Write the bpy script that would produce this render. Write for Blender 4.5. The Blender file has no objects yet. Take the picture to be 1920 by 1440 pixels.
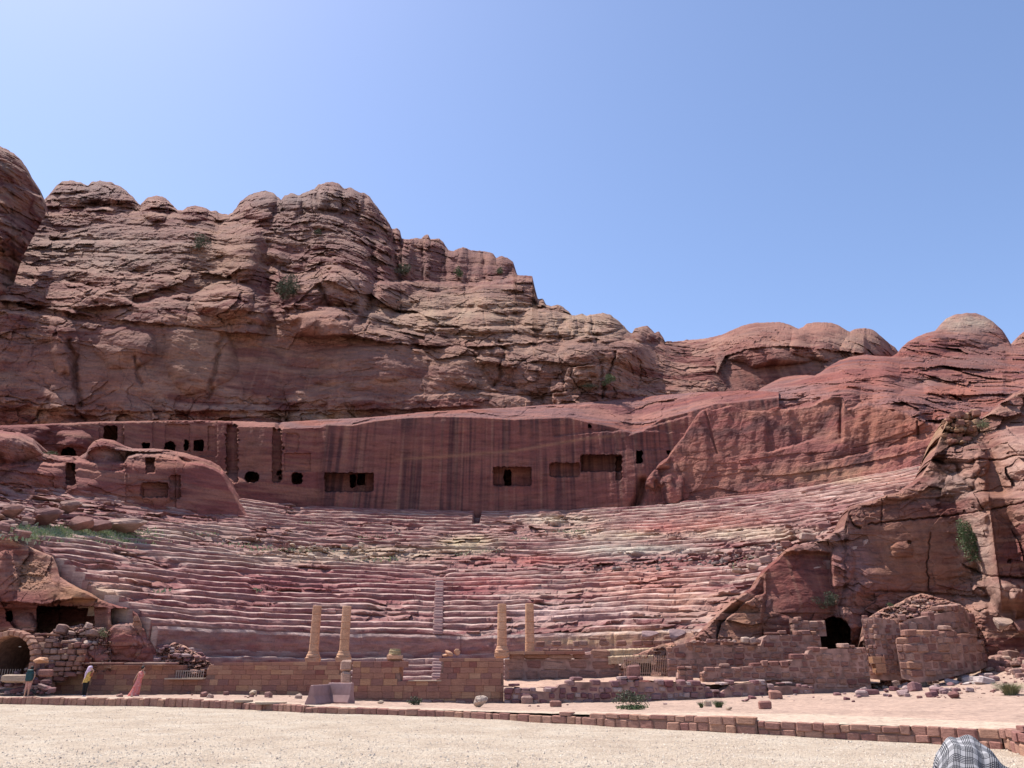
import bpy, bmesh, math, random
import numpy as np
from mathutils import Vector, Matrix

# ---------------------------------------------------------------- camera, sky, sun
scene = bpy.context.scene
PITCH = math.radians(20.0)
FPX = 1441.0                      # focal length in pixels of the 1920 px photograph
cam_d = bpy.data.cameras.new("camera")
cam = bpy.data.objects.new("camera", cam_d)
scene.collection.objects.link(cam)
cam.location = (0, 0, 0)
cam.rotation_euler = (math.pi/2 + PITCH, 0, 0)
cam_d.sensor_width = 36.0
cam_d.lens = FPX/1920*36.0
cam_d.clip_start = 0.1
cam_d.clip_end = 3000
scene.camera = cam

SUN_AZ, SUN_EL = math.radians(58), math.radians(62)   # azimuth counted from +Y towards -X
world = bpy.data.worlds.new("World"); scene.world = world
world.use_nodes = True
wn = world.node_tree; wn.nodes.clear()
sky = wn.nodes.new("ShaderNodeTexSky"); sky.sky_type = 'NISHITA'; sky.sun_disc = False
sky.sun_elevation = SUN_EL; sky.sun_rotation = -SUN_AZ
sky.altitude = 900; sky.air_density = 1.0; sky.dust_density = 1.2; sky.ozone_density = 3.0
grade = wn.nodes.new("ShaderNodeMix"); grade.data_type = 'RGBA'; grade.blend_type = 'MULTIPLY'
grade.inputs[0].default_value = 1.0
grade.inputs[7].default_value = (1.09, 1.03, 1.05, 1)
bg = wn.nodes.new("ShaderNodeBackground"); bg.inputs[1].default_value = 0.138
wo = wn.nodes.new("ShaderNodeOutputWorld")
wn.links.new(sky.outputs[0], grade.inputs[6]); hsv = wn.nodes.new('ShaderNodeHueSaturation'); hsv.inputs['Saturation'].default_value = 1.0
wn.links.new(grade.outputs[2], hsv.inputs['Color']); wn.links.new(hsv.outputs[0], bg.inputs[0])
wn.links.new(bg.outputs[0], wo.inputs[0])
sun_d = bpy.data.lights.new("sun", 'SUN'); sun_d.energy = 5.0; sun_d.angle = math.radians(0.5)
sun_d.color = (1.0, 0.955, 0.89)
sun = bpy.data.objects.new("sun", sun_d); scene.collection.objects.link(sun)
SUN = Vector((-math.sin(SUN_AZ)*math.cos(SUN_EL), math.cos(SUN_AZ)*math.cos(SUN_EL), math.sin(SUN_EL)))
sun.rotation_euler = SUN.to_track_quat('Z', 'Y').to_euler()
scene.view_settings.view_transform = 'Standard'
scene.view_settings.look = 'None'
scene.view_settings.exposure = 0.64
scene.view_settings.gamma = 1.0
scene.view_settings.use_curve_mapping = False
scene.cycles.max_bounces = 5
scene.cycles.diffuse_bounces = 3

# ---------------------------------------------------------------- helpers
COL = scene.collection
cP, sP = math.cos(PITCH), math.sin(PITCH)
def at(px, py, Y):
    """world point on the plane y = Y that lies in direction of a photograph pixel"""
    xc = (px-960.0)/FPX; yc = (720.0-py)/FPX
    y = cP - yc*sP; z = sP + yc*cP; t = Y/y
    return xc*t, y*t, z*t
def on_z(px, py, Z):
    xc = (px-960.0)/FPX; yc = (720.0-py)/FPX
    y = cP - yc*sP; z = sP + yc*cP; t = Z/z
    return xc*t, y*t, z*t

rs = np.random.RandomState(7)
PERM = rs.permutation(256).astype(np.int32); PERM = np.concatenate([PERM, PERM, PERM])
GR = rs.normal(size=(256, 3)); GR = (GR/np.linalg.norm(GR, axis=1)[:, None]).astype(np.float32)
def noise(x, y, z=0.0, seed=0):
    x, y, z = np.broadcast_arrays(np.asarray(x, np.float32), np.asarray(y, np.float32), np.asarray(z, np.float32))
    x = x + seed*17.31; y = y + seed*5.77; z = z - seed*9.13
    xi = np.floor(x); yi = np.floor(y); zi = np.floor(z)
    xf = x-xi; yf = y-yi; zf = z-zi
    xi = xi.astype(np.int32) & 255; yi = yi.astype(np.int32) & 255; zi = zi.astype(np.int32) & 255
    u = xf*xf*xf*(xf*(xf*6-15)+10); v = yf*yf*yf*(yf*(yf*6-15)+10); w = zf*zf*zf*(zf*(zf*6-15)+10)
    def g(dx, dy, dz):
        h = PERM[PERM[PERM[xi+dx]+yi+dy]+zi+dz]; q = GR[h]
        return q[..., 0]*(xf-dx)+q[..., 1]*(yf-dy)+q[..., 2]*(zf-dz)
    a = g(0,0,0)*(1-u)+g(1,0,0)*u; b = g(0,1,0)*(1-u)+g(1,1,0)*u
    c = g(0,0,1)*(1-u)+g(1,0,1)*u; d = g(0,1,1)*(1-u)+g(1,1,1)*u
    return ((a*(1-v)+b*v)*(1-w)+(c*(1-v)+d*v)*w)*1.5
def fbm(x, y, z=0.0, o=4, seed=0, gain=.5):
    s = 0; a = 1; t = 0
    for i in range(o):
        s = s + a*noise(x, y, z, seed+i); t += a; a *= gain; x = x*2.03; y = y*2.03; z = np.asarray(z)*2.03
    return s/t
def hsh(i, seed=0):
    i = (np.asarray(i).astype(np.int64)*7349 + seed*9176 + 12345)
    i = (i ^ (i >> 13))*1274126177; i = i ^ (i >> 16)
    return ((i & 0xffff)/65535.0).astype(np.float32)
def worley(a, b, seed=0):
    """F1, F2 and the cell id in the plane"""
    ai = np.floor(a); bi = np.floor(b)
    f1 = np.full(a.shape, 9.0, np.float32); f2 = f1.copy(); cid = np.zeros(a.shape, np.float32)
    for i in (-1, 0, 1):
        for j in (-1, 0, 1):
            ca = ai+i; cb = bi+j; k = ca*131+cb*7
            da = ca+.15+.7*hsh(k, seed+1)-a; db = cb+.15+.7*hsh(k, seed+2)-b
            d = np.sqrt(da*da+db*db)
            m = d < f1
            f2 = np.where(m, f1, np.minimum(f2, d)); cid = np.where(m, hsh(k, seed+3), cid); f1 = np.where(m, d, f1)
    return f1, f2, cid
def facets(a, b, seed=0, t=1.3):
    """angular blocks: every cell is a small tilted plane"""
    ai = np.floor(a); bi = np.floor(b)
    f1 = np.full(a.shape, 9.0, np.float32); out = np.zeros(a.shape, np.float32)
    for i in (-1, 0, 1):
        for j in (-1, 0, 1):
            ca = ai+i; cb = bi+j; k = ca*131+cb*7
            da = a-(ca+.15+.7*hsh(k, seed+1)); db = b-(cb+.15+.7*hsh(k, seed+2))
            d = np.abs(da)**1.6+np.abs(db)**1.6; m = d < f1
            out = np.where(m, (hsh(k, seed+3)-.5)+t*da*(hsh(k, seed+4)-.5)+t*db*(hsh(k, seed+5)-.5), out); f1 = np.where(m, d, f1)
    return out
def sstep(a, b, x):
    t = np.clip((x-a)/(b-a), 0, 1); return t*t*(3-2*t)
def curve(pts):
    xs = np.array([p[0] for p in pts], float); ys = np.array([p[1] for p in pts], float)
    return lambda q: np.interp(q, xs, ys)
class TPS:
    """smooth surface through scattered (px, py, value) points"""
    def __init__(s, pts, reg=1e-3):
        p = np.array(pts, float); s.c = p[:, :2]/500.0; n = len(p)
        K = s.k(np.linalg.norm(s.c[:, None]-s.c[None], axis=2)) + reg*np.eye(n)
        A = np.zeros((n+3, n+3)); A[:n, :n] = K; A[:n, n] = 1; A[:n, n+1:] = s.c; A[n, :n] = 1; A[n+1:, :n] = s.c.T
        s.w = np.linalg.solve(A, np.concatenate([p[:, 2], [0, 0, 0]]))
    @staticmethod
    def k(r): return r*r*np.log(np.maximum(r, 1e-9))
    def __call__(s, px, py):
        x = np.asarray(px)/500.0; y = np.asarray(py)/500.0
        o = s.w[-3]+s.w[-2]*x+s.w[-1]*y
        for (cx, cy), w in zip(s.c, s.w): o = o + w*s.k(np.hypot(x-cx, y-cy))
        return o

def setp(o, label=None, cat=None, group=None, kind=None):
    if label: o['label'] = label
    if cat: o['category'] = cat
    if group: o['group'] = group
    if kind: o['kind'] = kind
    return o
def link(o, parent=None):
    COL.objects.link(o)
    if parent is not None: o.parent = parent
    return o
def empty(name, loc=(0, 0, 0)):
    o = bpy.data.objects.new(name, None); o.location = loc; o.empty_display_size = .2
    return link(o)
def mesh_np(name, V, F, mat=None, col=None, smooth=False, parent=None, attr2=None):
    """V (n,3), F (m,4) or (m,3) arrays"""
    me = bpy.data.meshes.new(name); F = np.asarray(F, np.int32); k = F.shape[1]
    me.vertices.add(len(V)); me.vertices.foreach_set('co', np.asarray(V, np.float32).ravel())
    me.loops.add(F.size); me.loops.foreach_set('vertex_index', F.ravel())
    me.polygons.add(len(F)); me.polygons.foreach_set('loop_start', np.arange(len(F), dtype=np.int32)*k)
    try: me.polygons.foreach_set('loop_total', np.full(len(F), k, np.int32))
    except Exception: pass
    me.update(calc_edges=True)
    me.polygons.foreach_set('use_smooth', np.full(len(F), smooth))
    if col is not None:
        a = me.color_attributes.new('col', 'FLOAT_COLOR', 'POINT')
        c = np.ones((len(V), 4), np.float32); c[:, :3] = col; a.data.foreach_set('color', c.ravel())
    if mat: me.materials.append(mat)
    me.validate()
    o = bpy.data.objects.new(name, me)
    return link(o, parent)
def grid_faces(nu, nv):
    i = np.arange(nu-1)[:, None]; j = np.arange(nv-1)[None]
    a = i*nv+j
    return np.stack([a, a+nv, a+nv+1, a+1], -1).reshape(-1, 4)

# ---------------------------------------------------------------- materials
def newmat(name):
    m = bpy.data.materials.new(name); m.use_nodes = True; nt = m.node_tree; nt.nodes.clear()
    out = nt.nodes.new('ShaderNodeOutputMaterial'); b = nt.nodes.new('ShaderNodeBsdfPrincipled')
    b.inputs['Roughness'].default_value = .93; b.inputs['Specular IOR Level'].default_value = .15
    nt.links.new(b.outputs[0], out.inputs[0]); return m, nt, b
def N(nt, t, **kw):
    n = nt.nodes.new(t)
    for k, v in kw.items():
        if k in n.inputs: n.inputs[k].default_value = v
        else: setattr(n, k, v)
    return n
def mapped(nt, scale, obj=True):
    tc = N(nt, 'ShaderNodeTexCoord'); mp = N(nt, 'ShaderNodeMapping')
    mp.inputs['Scale'].default_value = scale
    nt.links.new(tc.outputs['Object' if obj else 'Generated'], mp.inputs[0]); return mp.outputs[0]
def mulmix(nt, a, b, fac=1.0, mode='MULTIPLY'):
    m = N(nt, 'ShaderNodeMix'); m.data_type = 'RGBA'; m.blend_type = mode; m.inputs[0].default_value = fac
    if isinstance(a, tuple): m.inputs[6].default_value = a
    else: nt.links.new(a, m.inputs[6])
    if isinstance(b, tuple): m.inputs[7].default_value = b
    else: nt.links.new(b, m.inputs[7])
    return m.outputs[2]
def ramp(nt, src, stops):
    r = N(nt, 'ShaderNodeValToRGB'); e = r.color_ramp.elements
    while len(e) < len(stops): e.new(.5)
    while len(e) > max(1, len(stops)): e.remove(e[-1])
    for el, (p, c) in zip(e, stops):
        el.position = p; el.color = (*c, 1) if len(c) == 3 else c
    nt.links.new(src, r.inputs[0]); return r.outputs[0]

def rock_vc(name, scale=1.0, bump=.5, dist=.15, bed=(.5, 2.6)):
    """rock whose broad colour comes from the mesh, with grain, thin strata and pits on top"""
    m, nt, b = newmat(name)
    va = N(nt, 'ShaderNodeVertexColor'); va.layer_name = 'col'
    n1 = N(nt, 'ShaderNodeTexNoise', Scale=1.0, Detail=7.0, Roughness=.65)
    nt.links.new(mapped(nt, (bed[0]*scale, bed[0]*scale, bed[1]*scale)), n1.inputs['Vector'])
    r1 = ramp(nt, n1.outputs[0], [(.28, (.50, .46, .48)), (.5, (1, 1, 1)), (.75, (1.35, 1.30, 1.24))])
    n2 = N(nt, 'ShaderNodeTexNoise', Scale=5.0*scale, Detail=5.0, Roughness=.7)
    nt.links.new(mapped(nt, (1, 1, 1)), n2.inputs['Vector'])
    r2 = ramp(nt, n2.outputs[0], [(.3, (.78, .76, .76)), (.55, (1.04, 1.04, 1.04)), (.8, (1.15, 1.14, 1.12))])
    c = mulmix(nt, mulmix(nt, va.outputs[0], r1, .8), r2, .8)
    nt.links.new(c, b.inputs['Base Color'])
    bp = N(nt, 'ShaderNodeBump', Strength=bump, Distance=dist)
    ad = N(nt, 'ShaderNodeMath', operation='ADD'); nt.links.new(n1.outputs[0], ad.inputs[0]); nt.links.new(n2.outputs[0], ad.inputs[1])
    nt.links.new(ad.outputs[0], bp.inputs['Height']); nt.links.new(bp.outputs[0], b.inputs['Normal'])
    return m
ROCK = rock_vc('weathered_sandstone', .8, .7, .35)
ROCK_NEAR = rock_vc('near_sandstone', 1.6, .6, .12)

MATDEF = {}
def loose(mat):
    """the same stone for a joined mass: the tone changes from stone to stone"""
    return bpy.data.materials.get(mat.name+'_loose') or stone_mat(mat.name+'_loose', *MATDEF[mat.name], island=True)
def stone_mat(name, cols, sc=3.0, bump=.5, strata=4.0, dark=.7, island=False):
    """separate stones: every object takes its own tone, with bedding and wear"""
    m, nt, b = newmat(name); MATDEF[m.name] = (cols, sc, bump, strata, dark)
    oi = N(nt, 'ShaderNodeObjectInfo'); ge = N(nt, 'ShaderNodeNewGeometry')
    n = len(cols)
    base = ramp(nt, ge.outputs['Random Per Island'] if island else oi.outputs['Random'], [((i+.5)/n, c) for i, c in enumerate(cols)])
    v = mapped(nt, (1, 1, 1))
    ad = N(nt, 'ShaderNodeVectorMath', operation='ADD'); nt.links.new(v, ad.inputs[0])
    sc3 = N(nt, 'ShaderNodeVectorMath', operation='SCALE'); nt.links.new(oi.outputs['Location'], sc3.inputs[0]); sc3.inputs[3].default_value = 1.37
    nt.links.new(sc3.outputs[0], ad.inputs[1])
    mp = N(nt, 'ShaderNodeMapping'); mp.inputs['Scale'].default_value = (1, 1, strata); nt.links.new(ad.outputs[0], mp.inputs[0])
    n1 = N(nt, 'ShaderNodeTexNoise', Scale=sc, Detail=6.0, Roughness=.65); nt.links.new(mp.outputs[0], n1.inputs['Vector'])
    r1 = ramp(nt, n1.outputs[0], [(.3, (dark, dark*.95, dark*.95)), (.52, (1, 1, 1)), (.75, (1.25, 1.2, 1.15))])
    n2 = N(nt, 'ShaderNodeTexNoise', Scale=sc*6, Detail=4.0); nt.links.new(ad.outputs[0], n2.inputs['Vector'])
    r2 = ramp(nt, n2.outputs[0], [(.35, (.82, .82, .82)), (.65, (1.12, 1.12, 1.12))])
    nt.links.new(mulmix(nt, mulmix(nt, base, r1), r2), b.inputs['Base Color'])
    bp = N(nt, 'ShaderNodeBump', Strength=bump, Distance=.03)
    nt.links.new(n1.outputs[0], bp.inputs['Height'])
    bp2 = N(nt, 'ShaderNodeBump', Strength=bump*.7, Distance=.012)
    nt.links.new(n2.outputs[0], bp2.inputs['Height']); nt.links.new(bp.outputs[0], bp2.inputs['Normal'])
    nt.links.new(bp2.outputs[0], b.inputs['Normal'])
    return m
def plain(name, col, rough=.8, var=.15, sc=8.0, spec=.2):
    m, nt, b = newmat(name); b.inputs['Roughness'].default_value = rough; b.inputs['Specular IOR Level'].default_value = spec
    n1 = N(nt, 'ShaderNodeTexNoise', Scale=sc, Detail=5.0); nt.links.new(mapped(nt, (1, 1, 1)), n1.inputs['Vector'])
    r = ramp(nt, n1.outputs[0], [(.3, (1-var,)*3), (.7, (1+var,)*3)])
    nt.links.new(mulmix(nt, (*col, 1), r), b.inputs['Base Color'])
    bp = N(nt, 'ShaderNodeBump', Strength=.3, Distance=.01); nt.links.new(n1.outputs[0], bp.inputs['Height']); nt.links.new(bp.outputs[0], b.inputs['Normal'])
    return m

PAL = {
 'cliff': [(.28,.13,.108),(.355,.182,.145),(.445,.265,.205),(.24,.09,.078),(.345,.185,.152),(.405,.225,.162),(.26,.105,.092)],
 'cut':   [(.34,.15,.125),(.28,.11,.10),(.38,.19,.145),(.31,.13,.115),(.36,.175,.14)],
 'seats': [(.31,.145,.14),(.20,.075,.08),(.43,.30,.265),(.27,.11,.11),(.37,.225,.20),(.22,.08,.085),(.46,.34,.29),(.26,.115,.125)],
 'red':   [(.36,.14,.11),(.28,.115,.105),(.42,.20,.155),(.31,.165,.15),(.38,.155,.115),(.25,.125,.12)],
}
def strata_colour(x, y, z, pal, seed=0, h=14.0):
    P = np.array(PAL[pal], np.float32); n = len(P)
    t = fbm(x/60, y/60, z/h, 5, seed, .62)*1.5+.5 + .25*noise(x/9, y/9, z/5, seed+9)
    t = np.clip(t, 0, .999)*(n-1); i = t.astype(int); f = (t-i)[..., None]; f = f*f*(3-2*f)
    return P[i]*(1-f)+P[np.minimum(i+1, n-1)]*f
def blobs(c, px, py, lst):
    for (cx, cy, rx, ry, col, s) in lst:
        w = np.exp(-(((px-cx)/rx)**2+((py-cy)/ry)**2)**1.5)*s
        w = np.clip(w*(1+.9*fbm(px/30, py/14, 3.3, 3, int(cx) % 13)), 0, 1)[..., None]
        c = c*(1-w)+np.array(col, np.float32)*w
    return c
def layers(zs, x, y, h, amp, seed):
    """weathered beds: each bed bulges, with a notch between beds"""
    q = zs/h + .9*noise(x/(h*6), y/(h*6), zs/(h*5), seed)
    k = np.floor(q); f = q-k
    a = amp*(.25+1.1*hsh(k, seed))*(.6+.9*noise(x/(h*3), y/(h*3), k*3.7, seed+3))
    return a*(1-np.abs(2*f-1)**3.0) - .5*a
# ---------------------------------------------------------------- rock masses
WOB = {}
def wob(px, i):
    k = (px.shape, i)
    if k not in WOB: WOB[k] = 2.2*noise(px[:, :1]/14, 1.7, i*3.3)+1.3*noise(px[:, :1]/5, 4.7, i*3.3)
    return WOB[k]
def ledge(px, py, pts, d, w=4.0, fade=25.0, decay=48.0):
    pts = sorted(pts); f = curve(pts)
    yy = f(px[:, :1]) + wob(px, int(pts[0][1]) % 5)
    px = px[:, :1]
    m = sstep(pts[0][0]-fade, pts[0][0]+fade*.3, px)*(1-sstep(pts[-1][0]-fade*.3, pts[-1][0]+fade, px))
    m = m*np.clip(.75+1.3*noise(px/55, pts[0][1]*.37, 2.2), .05, 1.3)
    return d*m*sstep(-.5*w, .5*w, yy-py)*np.exp(-np.maximum(yy-py, 0)/decay)
def segdist(px, py, pts):
    d = np.full(px.shape, 1e9)
    for (x0, y0), (x1, y1) in zip(pts[:-1], pts[1:]):
        dx, dy = x1-x0, y1-y0; t = np.clip(((px-x0)*dx+(py-y0)*dy)/(dx*dx+dy*dy+1e-9), 0, 1)
        d = np.minimum(d, np.hypot(px-x0-t*dx, py-y0-t*dy))
    return d
def hole(px, py, x0, x1, y0, y1, depth, r=3.0, wob=1.0, arch=False):
    wx = wob*2.2*noise(px/6, py/6, 5.0); wy = wob*2.2*noise(px/6, py/6, 9.0)
    cx, cy = (x0+x1)/2, (y0+y1)/2; a, b = (x1-x0)/2, (y1-y0)/2
    if arch:
        top = cy-b+a
        X = px+wx-cx; Yc = py+wy
        s = np.where(Yc < top, np.hypot(X, Yc-top)-a, np.maximum(np.abs(X)-a, Yc-y1))
    else:
        qx = np.abs(px+wx-cx)-a+r; qy = np.abs(py+wy-cy)-b+r
        s = np.hypot(np.maximum(qx, 0), np.maximum(qy, 0))+np.minimum(np.maximum(qx, qy), 0)-r
    return depth*sstep(.8, -.8, s)
def bump(px, py, cx, cy, rx, ry, h, p=2.0):
    i0, i1 = np.searchsorted(px[:, 0], [cx-rx*1.5, cx+rx*1.5]); out = np.zeros(px.shape)
    if i1 <= i0: return out
    a = px[i0:i1]; b = py[i0:i1]
    a = a + rx*.35*noise(a/(rx*.8), b/(ry*.8), cx); b = b + ry*.3*noise(a/(rx*.8), b/(ry*.8), cy+7)
    r = (np.abs((a-cx)/rx)**p+np.abs((b-cy)/ry)**p)
    out[i0:i1] = -.85*h*np.clip(1-r, 0, 1)**.8
    return out

SHEETS = {}
def on_sheet(name, qx, qy, off=0.0):
    px, PY, x2, y2, z2 = SHEETS[name]
    i = int(np.clip(np.searchsorted(px, qx), 0, len(px)-1)); j = int(np.argmin(np.abs(PY[i]-qy)))
    v = Vector((x2[i, j], y2[i, j], z2[i, j])); return v - v.normalized()*off
def rock_sheet(name, px0, px1, top, bot, ctrl, shape, colour, step=1.6, rough=1.0, rnd=(10, 3.0), seed=0,
               mat=None, back=((3, .6), (9, 3), (22, 12), (45, 30)), jit=1.5, label=None, cat=None, kind='structure', tone=.88):
    nx = int((px1-px0)/step)+1
    px = np.linspace(px0, px1, nx); tp = curve(top)(px); bt = curve(bot)(px)
    tp = tp + jit*noise(px/9, .5, seed+.5)+jit*.6*noise(px/3.2, .9, seed+.5)
    ny = int(np.max(bt-tp)/step)+2
    v = np.linspace(0, 1, ny)
    PX = np.repeat(px[:, None], ny, 1); PY = bt[:, None]+(tp-bt)[:, None]*v[None]
    PXc = np.clip(PX, -170, 1985)
    Y = ctrl(PXc, PY) if callable(ctrl) else TPS(ctrl)(PXc, PY)
    d = PY-tp[:, None]
    q = 1-np.clip(d/rnd[0], 0, 1); Y = Y + rnd[1]*(1-np.sqrt(np.clip(1-q*q, 0, 1)))
    x, y, z = at(PX, PY, Y)
    dY, rg = shape(PX, PY, x, y, z)
    dY = dY + rg*rough
    Y2 = Y + dY
    x2, y2, z2 = at(PX, PY, Y2)
    c = colour(PX, PY, x2, y2, z2)
    V = [np.stack([x2, y2, z2], -1)]; C = [c]
    for (dy, dz) in back:
        V.append(np.stack([x2[:, -1], y2[:, -1]+dy, z2[:, -1]-dz], -1)[:, None]); C.append(c[:, -1:])
    C = [np.clip(q, 0, 1)**1.2*tone for q in C]
    V = np.concatenate(V, 1); C = np.concatenate(C, 1)
    SHEETS[name if name not in SHEETS else name+'.001'] = (px, PY, x2, y2, z2)
    o = mesh_np(name, V.reshape(-1, 3), grid_faces(V.shape[0], V.shape[1]), mat or ROCK, C.reshape(-1, 3))
    return setp(o, label, cat, None, kind)

def cliff_rough(PX, PY, x, y, z, seed, big=1.0, tilt=.06, block=1.0):
    zs = z + tilt*x + 1.6*noise(x/25, y/25, z/25, seed)
    r = -layers(zs, x, y, 7.0, 1.5*big, seed+1) - layers(zs, x, y, 2.3, .34, seed+2) - layers(zs, x, y, .85, .09, seed+4)
    r = r + 2.6*big*fbm(x/22, y/22, z/14, 3, seed+5)
    r = r + 1.0*fbm(x/3.5, y/3.5, z/2.6, 5, seed+7, .66)
    # joints and blocks: tilted planes at three sizes
    n1, n2 = noise(x/5, y/5, z/5, seed+8), noise(x/6, z/6, 2, seed+9); n3, n4 = noise(x/1.2, y/1.2, z/1.2, seed+12), noise(x/1.2, z/1.2, 2, seed+13)
    gate = .35+.65*sstep(-.2, .2, noise(x/28, y/28, z/20, seed+11))
    u = x+.12*y
    r = r + block*gate*2.3*facets((u+1.8*n1+.3*n3)/7.0, (zs+1.6*n2+.25*n4)/5.2, seed, 1.8)
    r = r + block*gate*1.15*facets((u+.9*n1+.3*n3)/2.7, (zs+.7*n2+.25*n4)/1.9, seed+5, 1.8)
    r = r + (.3+.3*block)*.55*facets((u+.25*n3)/1.15, (zs+.2*n4)/.62, seed+6)
    f1, f2, cid = worley((u+1.6*n1+.5*n3)/11, (zs+1.2*n2+.4*n4)/8, seed+7)
    return r + block*gate*.8*np.exp(-((f2-f1)/.025)**2)
def add_patina(c, x, y, z, seed, amt=.35, col=(.205, .13, .118)):
    w = np.clip(sstep(.05, .5, fbm(x/7, y/7, z/5, 4, seed+21))*amt, 0, 1)[..., None]
    return c*(1-w)+np.array(col, np.float32)*w
def streaks(c, u, z, zt, seed, amt=.6, length=9.0):
    """desert varnish running down a cut face from its top edge"""
    n = fbm(u/1.1, z/26, 1.1, 3, seed, .6)+.45*noise(u/.33, z/14, 2.2, seed+4)
    dk = sstep(-.20, .36, n)*amt
    lt = sstep(.18, .55, noise(u/.42, z/40, 7.7, seed+6))*.5*(.4+.6*sstep(-.2,.3,noise(u/2.5, z/9, 5.5, seed+7)))
    fl = sstep(-.6, .2, noise(u/3.5, z/7, 3.3, seed+8))
    dk = dk*(.35+.65*fl)
    c = c*(1-dk[..., None]) + np.array((.13, .070, .072), np.float32)*dk[..., None]
    lt = lt[..., None]
    return c*(1-lt)+np.array((.46, .27, .20), np.float32)*lt

# --- far left peak, nearest the left edge
SKY_L = [(-140,300),(-60,270),(0,274),(12,278),(25,287),(40,300),(50,315),(58,330),(66,342),(73,352),(78,364),(83,378),(86,396)]
def shp(PX, PY, x, y, z):
    d = bump(PX, PY, 10, 330, 75, 70, 6) + bump(PX, PY, -10, 420, 80, 60, 6) + ledge(PX, PY, [(-140,360),(20,345),(60,360),(84,372)], 3, 6)
    d = d + ledge(PX, PY, [(-100,470),(0,455),(40,440),(80,405)], -1.5, 5)
    return d, cliff_rough(PX, PY, x, y, z, 3, .8, .02, .8)
def colf(PX, PY, x, y, z):
    c = strata_colour(x, y, z, 'cliff', 4)*.9
    return add_patina(c, x, y, z, 4, .7, (.25, .20, .18))
rock_sheet('left_cliff', -140, 86, SKY_L, [(-140,640),(-20,640),(5,615),(20,565),(28,525),(38,495),(46,475),(60,448),(76,420),(86,400)],
           [(-140,300,112),(0,280,116),(80,380,124),(0,600,106.5),(-140,650,100),(20,450,112),(60,440,119),(-100,450,106),(30,520,112),(20,560,109)], shp, colf, seed=3, rnd=(14, 3), back=((.4,.1),(1.2,.5)))

# --- the long mountain
SKY_M = [(-160,420),(20,420),(55,392),(70,385),(85,372),(96,360),(105,348),(116,340),(130,338),(150,341),(160,346),(166,347),(172,341),(185,339),(208,341),(220,347),(235,356),(248,368),(258,380),(263,384),(268,378),(276,371),(292,367),(305,368),(315,374),(325,385),(333,394),(342,395),(352,388),(366,385),(382,389),(396,396),(405,396),(415,400),(427,403),(436,398),(444,388),(450,378),(462,368),(480,360),(497,357),(512,361),(522,370),(527,375),(533,367),(545,362),(556,365),(562,366),(572,360),(590,354),(597,346),(610,342),(624,341),(636,345),(643,352),(648,353),(657,351),(668,357),(675,361),(684,361),(694,370),(704,384),(712,394),(722,408),(730,418),(735,429),(744,427),(750,432),(753,446),(765,449),(778,447),(790,448),(796,441),(803,439),(807,450),(815,448),(823,447),(832,455),(840,468),(850,471),(858,466),(868,463),(880,468),(900,471),(918,473),(925,475),(930,483),(940,480),(952,484),(962,491),(966,503),(970,515),(985,517),(998,517),(1002,535),(1008,560),(1018,560),(1024,571),(1032,574),(1045,571),(1056,576),(1066,584),(1072,591),(1078,591),(1090,588),(1100,592),(1107,590),(1118,588),(1132,587),(1146,592),(1160,602),(1170,612),(1178,620),(1185,626),(1190,617),(1202,612),(1214,611),(1222,618),(1227,624),(1236,622),(1243,632),(1247,640),(1262,640),(1300,637),(1340,640),(1420,660)]
BOT_M = [(-160,810),(0,800),(200,800),(380,800),(520,803),(700,795),(950,780),(1200,760),(1420,750)]
CT_M = [(-160,790,98),(0,790,101),(150,790,104),(300,790,107),(450,790,109),(600,790,111),(750,780,112),(900,770,114),(1050,760,116),(1200,750,119),(1340,740,122),
        (0,690,103),(200,690,107),(400,690,112),(600,700,115),(800,700,116),(1000,700,119),(1200,690,124),(1340,690,128),
        (0,590,106),(200,600,111),(400,620,115),(560,640,117),(750,640,119),(950,640,122),(1100,630,126),(1200,640,128),
        (0,560,108),(200,560,113),(330,570,115),(450,580,116),(540,600,118),(620,580,119),
        (100,450,136),(250,480,130),(380,450,134),(480,430,140),(480,520,124),(380,520,124),(200,380,152),(100,380,150),(300,400,148),(420,410,156),
        (620,360,160),(500,370,158),(620,430,144),(560,500,134),(620,500,128),(700,430,156),(730,520,140),(660,560,124),
        (800,460,166),(800,525,150),(900,480,168),(900,525,152),(960,510,160),(980,530,150),(760,560,136),(900,560,138),(1000,570,140),
        (750,610,126),(900,600,130),(1000,610,131),(1100,600,136),(1160,610,137),(1220,620,150),(1300,640,150),(1420,670,150),(-160,450,130)]
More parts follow.
